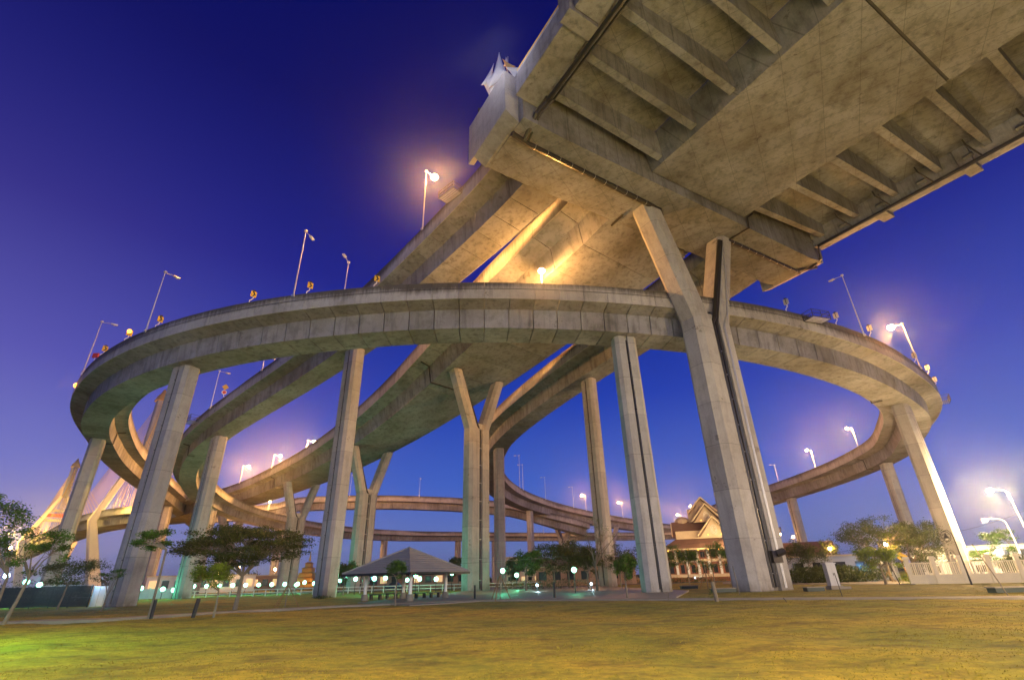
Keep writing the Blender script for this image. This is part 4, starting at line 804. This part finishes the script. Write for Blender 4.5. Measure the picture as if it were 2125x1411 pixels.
# ------------------------------------------------------------------ hoarding, white panel wall
h0, h1 = gnd(-60, 1264), gnd(178, 1259); L_ = np.linalg.norm((h1-h0)[:2]); ah = math.atan2((h1-h0)[1], (h1-h0)[0])
t = thing('hoarding', 'dark corrugated sheet hoarding along the left edge of the lawn', 'hoarding', h0, ah)
for k in range(16): MB().box((L_/2, 0, .12+.125*k), (L_, .05+.03*(k % 2), .118)).build('sheet_board', M['sheet'], t, local=True)
for k in range(7): MB().box((L_*k/6, .1, 1.05), (.09, .09, 2.15)).build('post', M['dark'], t, local=True)
MB().box((L_/2, 0, 2.15), (L_, .14, .06)).build('top_rail', M['galv'], t, local=True)
h2 = gnd(232, 1256); L2_ = np.linalg.norm((h2-h1)[:2]); t = thing('hoarding', 'short bright bluish end piece of the hoarding beside the broad pier', 'hoarding', h1+np.array([.1, .2, 0]), math.atan2((h2-h1)[1], (h2-h1)[0]))
for k in range(4): MB().box((L2_*(k+.5)/4, 0, 1.0), (L2_/4-.05, .05, 2.0)).build('panel', M['galv'], t, local=True)
light('hoarding_light', aty(215, 1200, 60), 420, (.3, .6, 1), .2)
h3, h4 = gnd(276, 1243), gnd(395, 1239.5); L4_ = np.linalg.norm((h4-h3)[:2]); t = thing('panel_wall', 'low white panel wall with posts behind the left piers', 'wall', h3, math.atan2((h4-h3)[1], (h4-h3)[0]))
n_ = 8
for k in range(n_): MB().box((L4_*(k+.5)/n_, 0, .75), (L4_/n_-.12, .1, 1.5)).build('panel', M['white'], t, local=True)
for k in range(n_+1): MB().box((L4_*k/n_, 0, .85), (.16, .2, 1.75)).build('post', M['white'], t, local=True)
light('wall_light', gnd(330, 1246)+np.array([0, 0, 2.5]), 500, MERC, .3)
# street guard rail and light trails' road side: a white low rail
t = thing('street_railing', 'long white railing along the bright far street', 'railing', (-75, 93, 0), .0122)
m = MB()
for k in range(40): m.box((2*k, 0, .45), (.12, .12, .95))
m.build('baluster', M['white'], t, local=True)['kind'] = 'stuff'
MB().box((39, 0, .95), (80, .1, .12)).build('rail', M['white'], t, local=True); MB().box((39, 0, .45), (80, .08, .1)).build('rail', M['white'], t, local=True)
# ------------------------------------------------------------------ white fence at the right
f0, f1 = gnd(1896, 1211.5), gnd(2330, 1205); LF = np.linalg.norm((f1-f0)[:2]); af = math.atan2((f1-f0)[1], (f1-f0)[0])
t = thing('fence', 'white wall and picket fence with capped square pillars at the right', 'fence', f0, af)
M['fwall'] = mat('fence_and_lit_leg_cream', (.70, .64, .50), .7, noise=(1.2, .12))
npil = 7; gap = LF/npil
for k in range(npil+1):
    x = gap*k; MB().box((x, 0, 1.25), (.42, .42, 2.5)).build('pillar', M['fwall'], t, local=True); MB().prism([(x-.34, -.34), (x+.34, -.34), (x+.34, .34), (x-.34, .34)], 2.5, 2.68).build('pillar_cap', M['fwall'], t, local=True)
    MB().prism([(x-.25, -.25), (x+.25, -.25), (x+.25, .25), (x-.25, .25)], 2.68, 2.8).build('pillar_cap', M['fwall'], t, local=True)
    if k < npil:
        MB().box((x+gap/2, 0, .42), (gap-.44, .24, .85)).build('base_wall', M['fwall'], t, local=True); MB().box((x+gap/2, 0, .90), (gap-.44, .34, .10)).build('coping', M['fwall'], t, local=True); MB().box((x+gap/2, 0, 2.12), (gap-.44, .1, .1)).build('rail', M['fwall'], t, local=True)
        for q in range(11): MB().box((x+.22+(gap-.44)*(q+.5)/11, 0, 1.52), ((gap-.44)/11*(.62 if q % 3 else .3), .07, 1.14)).build('picket', M['fwall'], t, local=True)
for k in range(3): light('fence_fill', f0+(f1-f0)*(.12+.2*k)+np.array([.8, 4, 3.0]), 1500, WRM, .25)  # lights without lamp bodies, added behind the fence
# ------------------------------------------------------------------ small things on the lawn
def boxthing(nm, label, cat, px, py, d, mt, z=0, rz=0, group=None):
    p = gnd(px, py); t = thing(nm, label, cat, p, rz, group); MB().box((0, 0, d[2]/2+z), d).build('body', M[mt], t, local=True); return t
t = boxthing('electrical_cabinet', 'grey two door electrical cabinet on a concrete slab right of the big pier', 'cabinet', 1733, 1222, (.95, .55, 1.9), 'paint', .3, .1)
MB().box((0, 0, 2.26), (1.1, .7, .1)).build('lid', M['paint'], t, local=True); MB().box((0, 0, .15), (1.25, .85, .32)).build('plinth', M['kerb'], t, local=True); MB().box((1.0, .1, .1), (.9, .9, .22)).build('step', M['kerb'], t, local=True)
for s_ in (-.24, .24): MB().box((s_, -.285, 1.25), (.44, .02, 1.75)).build('door', M['paint'], t, local=True)
MB().box((.04, -.31, 1.3), (.04, .04, .2)).build('handle', M['dark'], t, local=True)
def pit(px, py, w, label):
    p = gnd(px, py); t = thing('pit_cover', label, 'pit cover', p, .05, 'low concrete pit boxes on the lawn'); MB().box((0, 0, .14), (w, .7, .3)).build('frame', M['sheet'], t, local=True); MB().box((0, 0, .32), (w+.15, .85, .07)).build('lid', M['kerb'], t, local=True)
pit(1690, 1226, 1.6, 'low concrete pit box left of the electrical cabinet'); pit(1502, 1228, 2.2, 'dark low pit box at the left foot of the big pier'); pit(2105, 1228, 3.2, 'long dark pit box on the lawn at the right edge')
pit(1100+330, 1221, 2.0, 'flat bluish pit lid before the temple path')
def stake(px, py, h, label, lean=0, r=.04, mt='cane', name='stake', cat='stake', group='thin stakes and posts on the lawn'):
    p = gnd(px, py); o = MB().tube([(0, 0, -.1), (lean*.5, 0, h*.5), (lean, 0, h)], r, 6).build(name, M[mt]); o.location = p; tag(o, label, cat, group)
for a in ((400, 1281, 1.05, 'thick dark post on the left lawn', .12, .12, 'dark'), (313, 1283, 1.05, 'dark post behind the slender palm-like tree', .02, .1, 'dark'), (985, 1243, 1.2, 'short black post beside the plaza', 0, .1, 'dark'), (1151, 1241, 1.3, 'short dark post right of the plaza lamp', 0, .1, 'dark'),
          (1488, 1246, 1.15, 'cut tree stump post with a green shoot before the big pier', -.1, .13, 'bark'), (1483, 1222, 1.4, 'leaning stake left of the big pier foot', -.15, .06, 'cane'), (1535, 1233, 2.2, 'thin bare sapling close against the big pier', -.12, .03, 'bark'), (1748, 1237, 1.5, 'thin rod in front of the electrical cabinet', -.1, .025, 'dark'),
          (2093, 1235, 3.0, 'thin leaning sapling before the right end of the fence', -1.0, .035, 'bark'), (1387, 1246, .5, 'tiny twig on the kerb', .1, .02, 'bark'), (1634, 1249, .25, 'small dark rod lying by the kerb', -.2, .02, 'dark')): stake(a[0], a[1], a[2], a[3], a[4], a[5], a[6])
def tripod(px, py, h, label, spread=.9, main=True):
    p = gnd(px, py); t = thing('tree_stakes', label, 'tree stakes', p, 0, 'tripod stakes around young saplings')
    if main: MB().tube([(0, 0, 0), (.04, 0, h*1.9)], [.045, .02], 6).build('sapling', M['bark'], t, local=True)
    for a in (.3, 2.5, 4.3): MB().tube([(spread*math.cos(a), spread*math.sin(a), -.05), (.05*math.cos(a), .05*math.sin(a), h)], .035, 5).build('stake', M['cane'], t, local=True)
tripod(591, 1259, 1.6, 'tripod of cane stakes left of the pavilion slab', 1.1); tripod(1038, 1246, 1.9, 'tripod stakes around a sapling by the central pier', 1.0); tripod(232, 1258, 1.9, 'cane tripod against the broad left pier', .9); tripod(1470, 1221, 2.2, 'cane tripod in front of the temple', 1.0)
tripod(1850, 1208, 1.3, 'crossed canes under the small bright right tree', .8, False)
# diamond curve sign and the orange pole
p = gnd(1923, 1206); t = thing('road_sign', 'yellow diamond road sign with a bent arrow above the fence', 'road sign', (p[0], p[1]+3, 0), -.2)
MB().tube([(0, 0, 0), (0, 0, 2.6)], .05, 6).build('post', M['galv'], t, local=True); Mx = Matrix.Rotation(R(32), 3, 'Y')
MB().box((0, -.06, 3.0), (1.05, .04, .95), tilt=Mx).build('board', M['signY'], t, local=True)
MB().tube([(.25, -.1, 2.78), (.12, -.1, 3.0), (-.12, -.1, 3.04)], .05, 5).build('arrow', M['signB'], t, local=True); MB().add([(-.1, -.1, 3.2), (-.34, -.1, 3.06), (-.12, -.1, 2.9)], [(0, 1, 2)]).build('arrow_head', M['signB'], t, local=True)
p = gnd(1888, 1203); o = MB().tube([(0, 0, 0), (-.25, 0, 2.4), (-.6, 0, 4.8)], [.11, .09, .08], 8).build('utility_pole', mat('orange_pole', (.75, .32, .10), .7)); o.location = p; tag(o, 'short orange brown utility pole leaning left behind the fence end', 'pole')
p2 = gnd(1868, 1212.5); o = MB().tube([(0, 0, 0), (-.35, 0, 1.7), (-.8, 0, 3.3)], [.06, .05, .04], 6).build('post', M['dark']); o.location = p2; tag(o, 'dark leaning post between the small bright tree and the fence', 'post')
# overhead wires
def wire(a, b, sag, label, r=.02):
    a, b = np.array(a), np.array(b); o = MB().tube([a+(b-a)*t_+np.array([0, 0, -4*sag*t_*(1-t_)]) for t_ in np.linspace(0, 1, 15)], r, 4).build('wire', M['black']); tag(o, label, 'wire', 'thin overhead wires')
wire(aty(700, 1181, 60), aty(1500, 1120, 75), .5, 'wire crossing in front of the pavilion roof'); wire(aty(1620, 1160, 70), aty(1884, 1112, 64), .4, 'wire running to the orange utility pole'); wire(aty(1950, 1110, 75), aty(2125, 1060, 72), .3, 'wire beside the pale lamp at the right edge')
# parked pickup and people sized things under the pavilion
p = gnd(818, 1223); t = thing('parked_car', 'dark blue saloon car parked behind the pavilion', 'car', p, .05)
M['car'] = mat('blue_car_paint', (.02, .05, .14), .25, .3)
pr = [(-2.1, .3), (-2.1, .75), (-1.9, .9), (-1.2, .95), (-.7, 1.38), (.6, 1.40), (1.2, .98), (1.95, .85), (2.1, .6), (2.1, .3)]
MB().loft([(x, -.85, z) for x, z in pr], [(x, .85, z) for x, z in pr]).build('body', M['car'], t, local=True)
for x in (-1.35, 1.35):
    for y in (-.82, .82): MB().tube([(x, y-.1, .32), (x, y+.1, .32)], .32, 12).build('wheel', M['black'], t, local=True)
MB().loft([(-.95, -.87, .98), (-.62, -.87, 1.3), (.55, -.87, 1.32), (1.0, -.87, .98)], [(-.95, -.86, .98), (-.62, -.86, 1.3), (.55, -.86, 1.32), (1.0, -.86, .98)]).build('window', M['glassd'], t, local=True)
# ------------------------------------------------------------------ cable stayed bridge at the left
M['goldlit'] = mat('cable_lit_yellow', (.85, .58, .08), .5)  # yellow lighting of the stay cables put into their colour
def tower(x_, y_, ztop, label, ang, w, zsplit, zbar, zdeck, wb):
    b = np.array([x_, y_, 0.]); t = thing('bridge_tower', label, 'bridge tower', b, ang, 'towers of the cable stayed bridge')
    for s_ in (-1, 1):
        for (z0, x0, z1, x1, r0, r1) in ((0, wb, zdeck-1, w, 3.6, 2.2), (zdeck-1.02, w, zsplit, w*.12, 2.2, 1.7)):
            A = [(s_*x0+a, c, z0) for a, c in oct_(r0*.6, r0*.8, .3)]; B = [(s_*x1+a, c, z1) for a, c in oct_(r1*.6, r1*.8, .3)]; MB().loft(A, B).build('leg', M['fwall'], t, local=True)  # cream puts the yellow light on the legs into their colour
    MB().prism(oct_(1.7, 2.0, .4), zsplit-.5, ztop-6).build('shaft', M['pier'], t, local=True)
    MB().prism(oct_(2.4, 2.8, .6), ztop-6, ztop-3.5, oct_(1.9, 2.2, .5)).build('top_chamber', M['gold'], t, local=True); MB().prism(oct_(1.5, 1.7, .3), ztop-3.5, ztop, oct_(.15, .15, .03)).build('spire', M['gold'], t, local=True)
    for z in (zbar, zbar-6): MB().box((0, 0, z), (w*2*(zsplit-z)/(zsplit-zdeck)+1.2, 1.8, 1.5)).build('cross_beam', M['pier'], t, local=True)
    MB().box((0, -1.0, zbar-3), (w*1.9*(zsplit-zbar+3)/(zsplit-zdeck), .3, 2.0)).build('lit_panel', M['signR'], t, local=True)
    return t, b
DK = [(-108, 174), (-128, 196), (-160, 232), (-205, 290), (-262, 366), (-330, 455), (-420, 570)]
P6 = [[-92, 160, 27], [-112, 178, 27.2], [-130, 193, 27.6], [-146, 201, 28], [-165, 214, 28.6], [-200, 243, 29.5], [-257, 297, 30.3], [-317, 353, 31], [-430, 462, 31], [-568, 585, 29]]
R6 = Ramp('bridge_approach', 'long approach deck of the cable stayed bridge at the lower left', P6, [1.15]*10, [1.12]*10, SEC3, 9.0)
tw, tb = tower(-161, 213, 84, 'nearer bridge tower between the left piers', R(49), 11, 56, 50, 27, 3.5)
tw2, tb2 = tower(-298, 334, 82, 'far gold lit bridge tower with its spire at the left', R(46), 13, 57, 48, 30, 6)
for t_, b, zt, n, span_, rad in ((tw, tb, 79, 13, 62, .075), (tw2, tb2, 77, 13, 130, .11)):
    F = R6.fine; i0 = int(((F[:, :2]-b[:2])**2).sum(1).argmin()); al = np.concatenate([[0], np.cumsum(np.linalg.norm(np.diff(F[:, :2], axis=0), axis=1))])
    for sg in (-1, 1):
        for k in range(n):
            tgt = al[i0]+sg*(9+(span_-9)*(k/(n-1))); j = int(np.abs(al-tgt).argmin())
            if abs(al[j]-tgt) > 8: continue
            for lat in (-1, 1):
                e_ = R6.pt(j, lat*6.2, .6)-b; z1 = zt-13*(1-k/(n-1)); ex, ey = rot2(e_[:2], -t_.rotation_euler[2])
                MB().tube([(0, 0, z1), (ex, ey, e_[2])], rad, 4, cap=False).build('stay_cable', M['goldlit'], t_, local=True)
for q, (p_, pw) in enumerate((((tb[0]+14, tb[1]-26, 30), 16000), ((tb[0]-16, tb[1]-10, 30), 9000), ((tb2[0]+22, tb2[1]-22, 32), 90000), ((tb2[0]-14, tb2[1]-12, 32), 90000))): light('bridge_fill', p_, pw*1.0, (1, .60, .10), 1.0)  # unseen lights added in mid air to gild towers and cables
for k, (px, py) in enumerate(((248, 1053), (262, 1050), (232, 1062), (190, 1077), (168, 1081), (116, 1103), (78, 1122))):
    i = R6.find(px, py+12, 0, 1.2, 0, 1); p = R6.pt(i, 7, .9); deck_lamp(p, R(-40), max(2.0, aty(px, py, p[1])[2]-p[2]), ['bunched lamp on the bridge approach, right one', 'bunched lamp on the bridge approach touching the broad pier', 'lamp just left of the bunched bridge lamps', 'lamp at the foot of the nearer bridge tower', 'lamp left of the nearer bridge tower', 'bridge lamp beside the far tower legs', 'farthest bridge lamp near the left trees'][k], True, power=22000, group='lamps on the bridge approach', r=.12)
# ------------------------------------------------------------------ trees
def leafmat(name, col, var=.45):
    m = bpy.data.materials.new(name); m.use_nodes = True; t = m.node_tree; b = t.nodes['Principled BSDF']; b.inputs['Roughness'].default_value = .6
    co = t.nodes.new('ShaderNodeTexCoord'); n = t.nodes.new('ShaderNodeTexNoise'); n.inputs['Scale'].default_value = 1.8; n.inputs['Detail'].default_value = 4; t.links.new(co.outputs['Object'], n.inputs['Vector'])
    r = t.nodes.new('ShaderNodeValToRGB'); r.color_ramp.elements[0].position = .35; r.color_ramp.elements[1].position = .68
    r.color_ramp.elements[0].color = (*[c*(1-var) for c in col], 1); r.color_ramp.elements[1].color = (col[0]*(1+var*1.3), col[1]*(1+var), col[2], 1); t.links.new(n.outputs[0], r.inputs[0]); t.links.new(r.outputs[0], b.inputs['Base Color'])
    ts = t.nodes.new('ShaderNodeBsdfTranslucent'); t.links.new(r.outputs[0], ts.inputs['Color']); mx = t.nodes.new('ShaderNodeMixShader'); mx.inputs[0].default_value = .3; out = t.nodes['Material Output']
    t.links.new(b.outputs[0], mx.inputs[1]); t.links.new(ts.outputs[0], mx.inputs[2]); t.links.new(mx.outputs[0], out.inputs['Surface']); return m
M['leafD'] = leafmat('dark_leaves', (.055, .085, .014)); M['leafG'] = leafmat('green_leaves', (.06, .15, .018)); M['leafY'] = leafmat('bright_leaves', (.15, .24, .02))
def tree(label, x, y, h, crown, n_cl=22, nl=60, leaf=.12, mt='leafD', lean=(0, 0), r=.12, name='tree', spread=.5, limbs=5, bare=0, flat=.5, group=None, fork=.35, seed=0):
    """crown = (cx, cy, cz, rx, ry, rz) relative to the foot"""
    g = np.random.default_rng(seed+int(abs(x)*10)+int(y)); t = thing(name, label, 'tree', (x, y, 0), 0, group)
    cx, cy, cz, rx, ry, rz = crown; m = MB(); fz = h*fork
    fork_p = np.array([lean[0]*fork, lean[1]*fork, fz]); m.tube([(0, 0, -.15), tuple(fork_p*.5+g.normal(0, .03, 3)*[1, 1, 0]), tuple(fork_p)], [r*1.35, r, r*.85], 8)
    cl = []
    for k in range(n_cl):
        v = g.normal(0, 1, 3); v /= np.linalg.norm(v); v *= g.random()**(1/3)*.95+.08; v[2] = abs(v[2])*1.0 if g.random() < flat else v[2]
        cl.append(np.array([cx, cy, cz])+v*np.array([rx, ry, rz]))
    cl = np.array(cl); hubs = []
    for k in range(limbs):
        a = 2*math.pi*(k+g.random()*.6)/limbs; hub = np.array([cx+rx*.42*math.cos(a), cy+ry*.42*math.sin(a), cz-rz*.25+g.normal(0, .1)*rz]); mid = fork_p+(hub-fork_p)*.5+np.array([0, 0, .06*h])*g.random()+g.normal(0, .05, 3)*rx*.4
        m.tube([fork_p, mid, hub], [r*.6, r*.42, r*.28], 6, cap=False); hubs.append(hub)
    hubs = np.array(hubs)
    for c in cl:
        hb_ = hubs[((hubs-c)**2).sum(1).argmin()]; mid = (hb_+c)/2+g.normal(0, .06, 3)*rx; m.tube([hb_, mid, c], [r*.24, r*.15, r*.06+.004], 4, cap=False)
        for q in range(2): e = c+g.normal(0, 1, 3)*np.array([rx, ry, rz])*.16; m.tube([mid, e], [r*.1+.004, .004], 3, cap=False)
    m.build('trunk', M['bark'], t, local=True)
    nl = int(nl*3.0); leaf = leaf*.72; keep = cl[:int(len(cl)*(1-bare))]
    if nl and len(keep):
        n = len(keep)*nl; c = np.repeat(keep, nl, axis=0)+g.normal(0, 1, (n, 3))*np.array([rx, ry, rz*.8])*spread*.36
        A = g.normal(0, 1, (n, 3)); A[:, 2] *= .45; A /= np.linalg.norm(A, axis=1)[:, None]; B = g.normal(0, 1, (n, 3)); B -= (B*A).sum(1)[:, None]*A; B /= np.linalg.norm(B, axis=1)[:, None]; s_ = leaf*(.6+.8*g.random(n))[:, None]
        V = np.empty((n*2, 3, 3)); V[0::2, 0] = c-A*s_; V[0::2, 1] = c+B*s_*.45; V[0::2, 2] = c+A*s_; V[1::2, 0] = c-A*s_; V[1::2, 1] = c+A*s_; V[1::2, 2] = c-B*s_*.45
        o = bpy.data.objects.new('crown', tri_mesh('crown', V, M[mt])); COL.objects.link(o); o.parent = t
    return t
def at_tree(label, bx, by, x0, x1, y0, y1, depth=None, **k):
    """foot pixel and the crown's pixel box -> a tree of the right size at the foot's distance"""
    b = gnd(bx, by) if depth is None else aty(bx, by, depth); b[2] = 0
    c = aty((x0+x1)/2, (y0+y1)/2, b[1]); rx = abs(aty(x1, (y0+y1)/2, b[1])[0]-aty(x0, (y0+y1)/2, b[1])[0])/2; rz = abs(aty((x0+x1)/2, y0, b[1])[2]-aty((x0+x1)/2, y1, b[1])[2])/2
    top = c[2]+rz; return tree(label, b[0], b[1], top, (c[0]-b[0], 0, c[2], rx, min(rx, k.pop('ryc', rx)), rz), **k)
at_tree('wide umbrella crowned tree on the left lawn', 487, 1264, 378, 628, 1090, 1176, n_cl=130, nl=70, leaf=.115, r=.15, lean=(.25, 0), limbs=9, fork=.38, flat=.25, spread=.24)
at_tree('small round bright green tree in front of the umbrella tree', 442, 1282, 402, 478, 1172, 1222, n_cl=30, nl=70, leaf=.075, mt='leafY', r=.06, fork=.5, spread=.45)
at_tree('slender tree with a few flat umbrella leaf tufts on the left lawn', 308, 1283, 262, 345, 1088, 1148, n_cl=9, nl=110, leaf=.10, mt='leafG', r=.07, fork=.72, spread=.42, limbs=6)
at_tree('leaning thin tree at the left edge with branches reaching right', 5, 1296, 18, 135, 1090, 1190, n_cl=18, nl=50, leaf=.10, mt='leafG', r=.09, lean=(1.2, 0), fork=.45, spread=.3)
at_tree('leafy tree cut off by the left edge, behind the leaning one', -20, 1290, -60, 45, 1035, 1160, n_cl=30, nl=60, leaf=.11, mt='leafG', r=.09, spread=.4)
at_tree('tree before the hoarding lit green on one side', 118, 1263, 88, 215, 1160, 1215, n_cl=32, nl=55, leaf=.11, mt='leafD', r=.08, lean=(.6, 0), fork=.45, spread=.4)
at_tree('sparse sapling against the broad left pier', 209, 1268, 205, 262, 1180, 1212, n_cl=9, nl=30, leaf=.09, mt='leafG', r=.045, lean=(.5, 0), spread=.35)
at_tree('small tree standing before the pavilion roof with a bare top', 820, 1256, 803, 842, 1164, 1205, n_cl=22, nl=60, leaf=.07, mt='leafG', r=.06, fork=.55, spread=.5)
at_tree('dark tree left of the pavilion behind the tall shaft', 712, 1232, 690, 745, 1166, 1205, n_cl=28, nl=50, leaf=.16, mt='leafD', r=.1, depth=84)
at_tree('dark tree behind the right slope of the pavilion', 950, 1225, 930, 962, 1158, 1192, n_cl=18, nl=50, leaf=.2, mt='leafD', r=.1, depth=112)
at_tree('bare sapling in front of the central forked pier', 967, 1226, 948, 990, 1150, 1200, n_cl=10, nl=10, leaf=.09, mt='leafG', r=.035, bare=.4, spread=.3)
for k, (bx, x0, x1, y0, y1, d, lb, mt) in enumerate(((1092, 1070, 1125, 1140, 1190, 78, 'bright green tree at the left of the middle clump', 'leafG'), (1152, 1105, 1190, 1128, 1195, 84, 'biggest dark tree of the middle clump', 'leafD'), (1182, 1150, 1225, 1122, 1180, 90, 'tall tree behind the small far forked pier', 'leafD'), (1222, 1195, 1250, 1135, 1200, 80, 'tree of the middle clump nearest the bare tree', 'leafD'), (1060, 1050, 1085, 1158, 1200, 95, 'low tree at the left end of the middle clump', 'leafD'))):
    at_tree(lb, bx, 1224, x0, x1, y0, y1, depth=d, n_cl=40, nl=55, leaf=.17, mt=mt, r=.12, spread=.42, group='trees right of the central pier')
at_tree('tall nearly bare tree in front of the brown channel pier', 1240, 1226, 1185, 1300, 1060, 1170, n_cl=26, nl=9, leaf=.10, mt='leafG', r=.13, limbs=6, fork=.3, bare=.3, spread=.2)
at_tree('little leafy tree left of the shaded straight pier', 1302, 1243, 1276, 1325, 1152, 1200, n_cl=26, nl=60, leaf=.09, mt='leafG', r=.06, fork=.5, spread=.45)
at_tree('dark tree between the two straight piers', 1290, 1220, 1262, 1330, 1128, 1190, depth=88, n_cl=26, nl=40, leaf=.15, mt='leafD', r=.1, spread=.4)
for k, (bx, x0, x1, y0, y1, d, lb) in enumerate(((1395, 1372, 1418, 1130, 1182, 92, 'leftmost feathery tree before the temple'), (1432, 1410, 1455, 1140, 1188, 90, 'middle feathery tree before the temple'), (1485, 1450, 1515, 1128, 1186, 88, 'feathery tree hiding the temple right part'), (1640, 1622, 1672, 1122, 1178, 84, 'tree right behind the big pier foot'), (1688, 1655, 1715, 1128, 1180, 82, 'thin trunked tree right of the big pier'), (1716, 1700, 1745, 1120, 1175, 96, 'dark tree behind the electrical cabinet'))):
    at_tree(lb, bx, 1216, x0, x1, y0, y1, depth=d, n_cl=30, nl=45, leaf=.13, mt='leafG' if k < 3 else 'leafD', r=.08, fork=.4, spread=.42, group='trees around the temple')
at_tree('largest spreading tree at the right with a lacy left side', 1852, 1208, 1748, 1880, 1072, 1160, depth=78, n_cl=60, nl=60, leaf=.15, mt='leafD', r=.2, spread=.32, limbs=8, fork=.3)
at_tree('dense spreading tree in front of the right pier', 1905, 1205, 1842, 1965, 1082, 1178, depth=80, n_cl=75, nl=70, leaf=.16, mt='leafD', r=.18, spread=.36, limbs=8, fork=.3)
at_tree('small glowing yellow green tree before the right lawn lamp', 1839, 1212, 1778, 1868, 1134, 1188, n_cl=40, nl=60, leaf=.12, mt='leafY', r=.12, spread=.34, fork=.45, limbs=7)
at_tree('pale tree lit by the lamp beyond the fence', 2065, 1200, 2045, 2105, 1098, 1150, depth=90, n_cl=34, nl=50, leaf=.16, mt='leafG', r=.12, spread=.4)
at_tree('shrubby tree rising over the right end of the fence', 2100, 1200, 2080, 2150, 1152, 1200, depth=63, n_cl=34, nl=60, leaf=.12, mt='leafD', r=.08, spread=.42)
at_tree('bush crowned tree behind the fence beside the pale pier', 2040, 1200, 2015, 2065, 1140, 1168, depth=76, n_cl=20, nl=50, leaf=.13, mt='leafG', r=.08, spread=.42)
def bush(label, px, py, w, h, mt, d=None, n=500, leaf=.1):
    p = gnd(px, py) if d is None else aty(px, py, d); p[2] = 0; g = np.random.default_rng(int(px)); c = g.normal(0, 1, (n, 3)); c /= np.linalg.norm(c, axis=1)[:, None]; c *= (g.random((n, 1))**.4); c = c*np.array([w/2, w/3, h*.6])+np.array([0, 0, h*.45]); c[:, 2] = np.maximum(c[:, 2], .03)
    A = g.normal(0, 1, (n, 3)); A /= np.linalg.norm(A, axis=1)[:, None]; B = g.normal(0, 1, (n, 3)); V = np.stack([c-A*leaf, c+B*leaf*.4, c+A*leaf], 1); o = bpy.data.objects.new('bush', tri_mesh('bush', V, M[mt])); COL.objects.link(o); o.location = p; tag(o, label, 'bush', 'bushes and undergrowth')
bush('bright weed bush at the left end of the white fence', 1888, 1211, 2.6, 1.3, 'leafY', n=700); bush('dark litter of leaves at the foot of the tall shaft', 668, 1242, 2.6, .35, 'leafD', n=300); bush('shoot beside the cut stump post', 1478, 1244, .5, .7, 'leafG', n=60, leaf=.07)
bush('long dark hedge behind the right lawn', 1730, 1205, 16, 2.2, 'leafD', d=80, n=9000, leaf=.2); bush('hedge along the temple terrace', 1420, 1208, 22, .9, 'leafD', d=112, n=2200, leaf=.15); bush('undergrowth below the middle tree clump', 1130, 1222, 18, 1.4, 'leafD', d=88, n=2200, leaf=.14); bush('dark scrub behind the left hoarding', 60, 1230, 18, 3.0, 'leafD', d=72, n=2200, leaf=.16)
# distant tree belt
g = np.random.default_rng(3); n = 26000; X = g.random(n)*900-420; hgt = (5+3*np.sin(X*.07)+2*np.sin(X*.23+1))*(.5+.5*g.random(n)); Yb = 330+g.normal(0, 5, n)+X*.05; c = np.column_stack([X, Yb, np.abs(g.random(n))**.6*hgt]); A = g.normal(0, 1, (n, 3)); A /= np.linalg.norm(A, axis=1)[:, None]; B = g.normal(0, 1, (n, 3))
o = bpy.data.objects.new('far_trees', tri_mesh('far_trees', np.stack([c-A*1.0, c+B*.5, c+A*1.0], 1), M['leafD'])); COL.objects.link(o); tag(o, 'dark belt of distant trees on the horizon', 'trees', kind='stuff')
green_fill = street_lamp(-25, 13, 6.5, R(-60), 'added unseen green lamp beside the lawn outside the left edge', 1500, col=(.30, 1, .25), size=.3, down=11000, dcol=(.35, 1, .12))  # unseen lamp added to tint the left lawn green
# ------------------------------------------------------------------ thin haze added to give the lamps halos
hz = bpy.data.materials.new('haze'); hz.use_nodes = True; ht = hz.node_tree; ht.nodes.clear(); hv = ht.nodes.new('ShaderNodeVolumePrincipled'); hv.inputs['Color'].default_value = (.93, .94, 1, 1); hv.inputs['Density'].default_value = .0003; hv.inputs['Anisotropy'].default_value = .92
ho = ht.nodes.new('ShaderNodeOutputMaterial'); ht.links.new(hv.outputs[0], ho.inputs['Volume'])
hb_ = MB().box((0, 1850, 44), (6100, 4400, 91)).build('haze', hz); tag(hb_, 'thin added haze over the whole place', None, None, 'stuff')
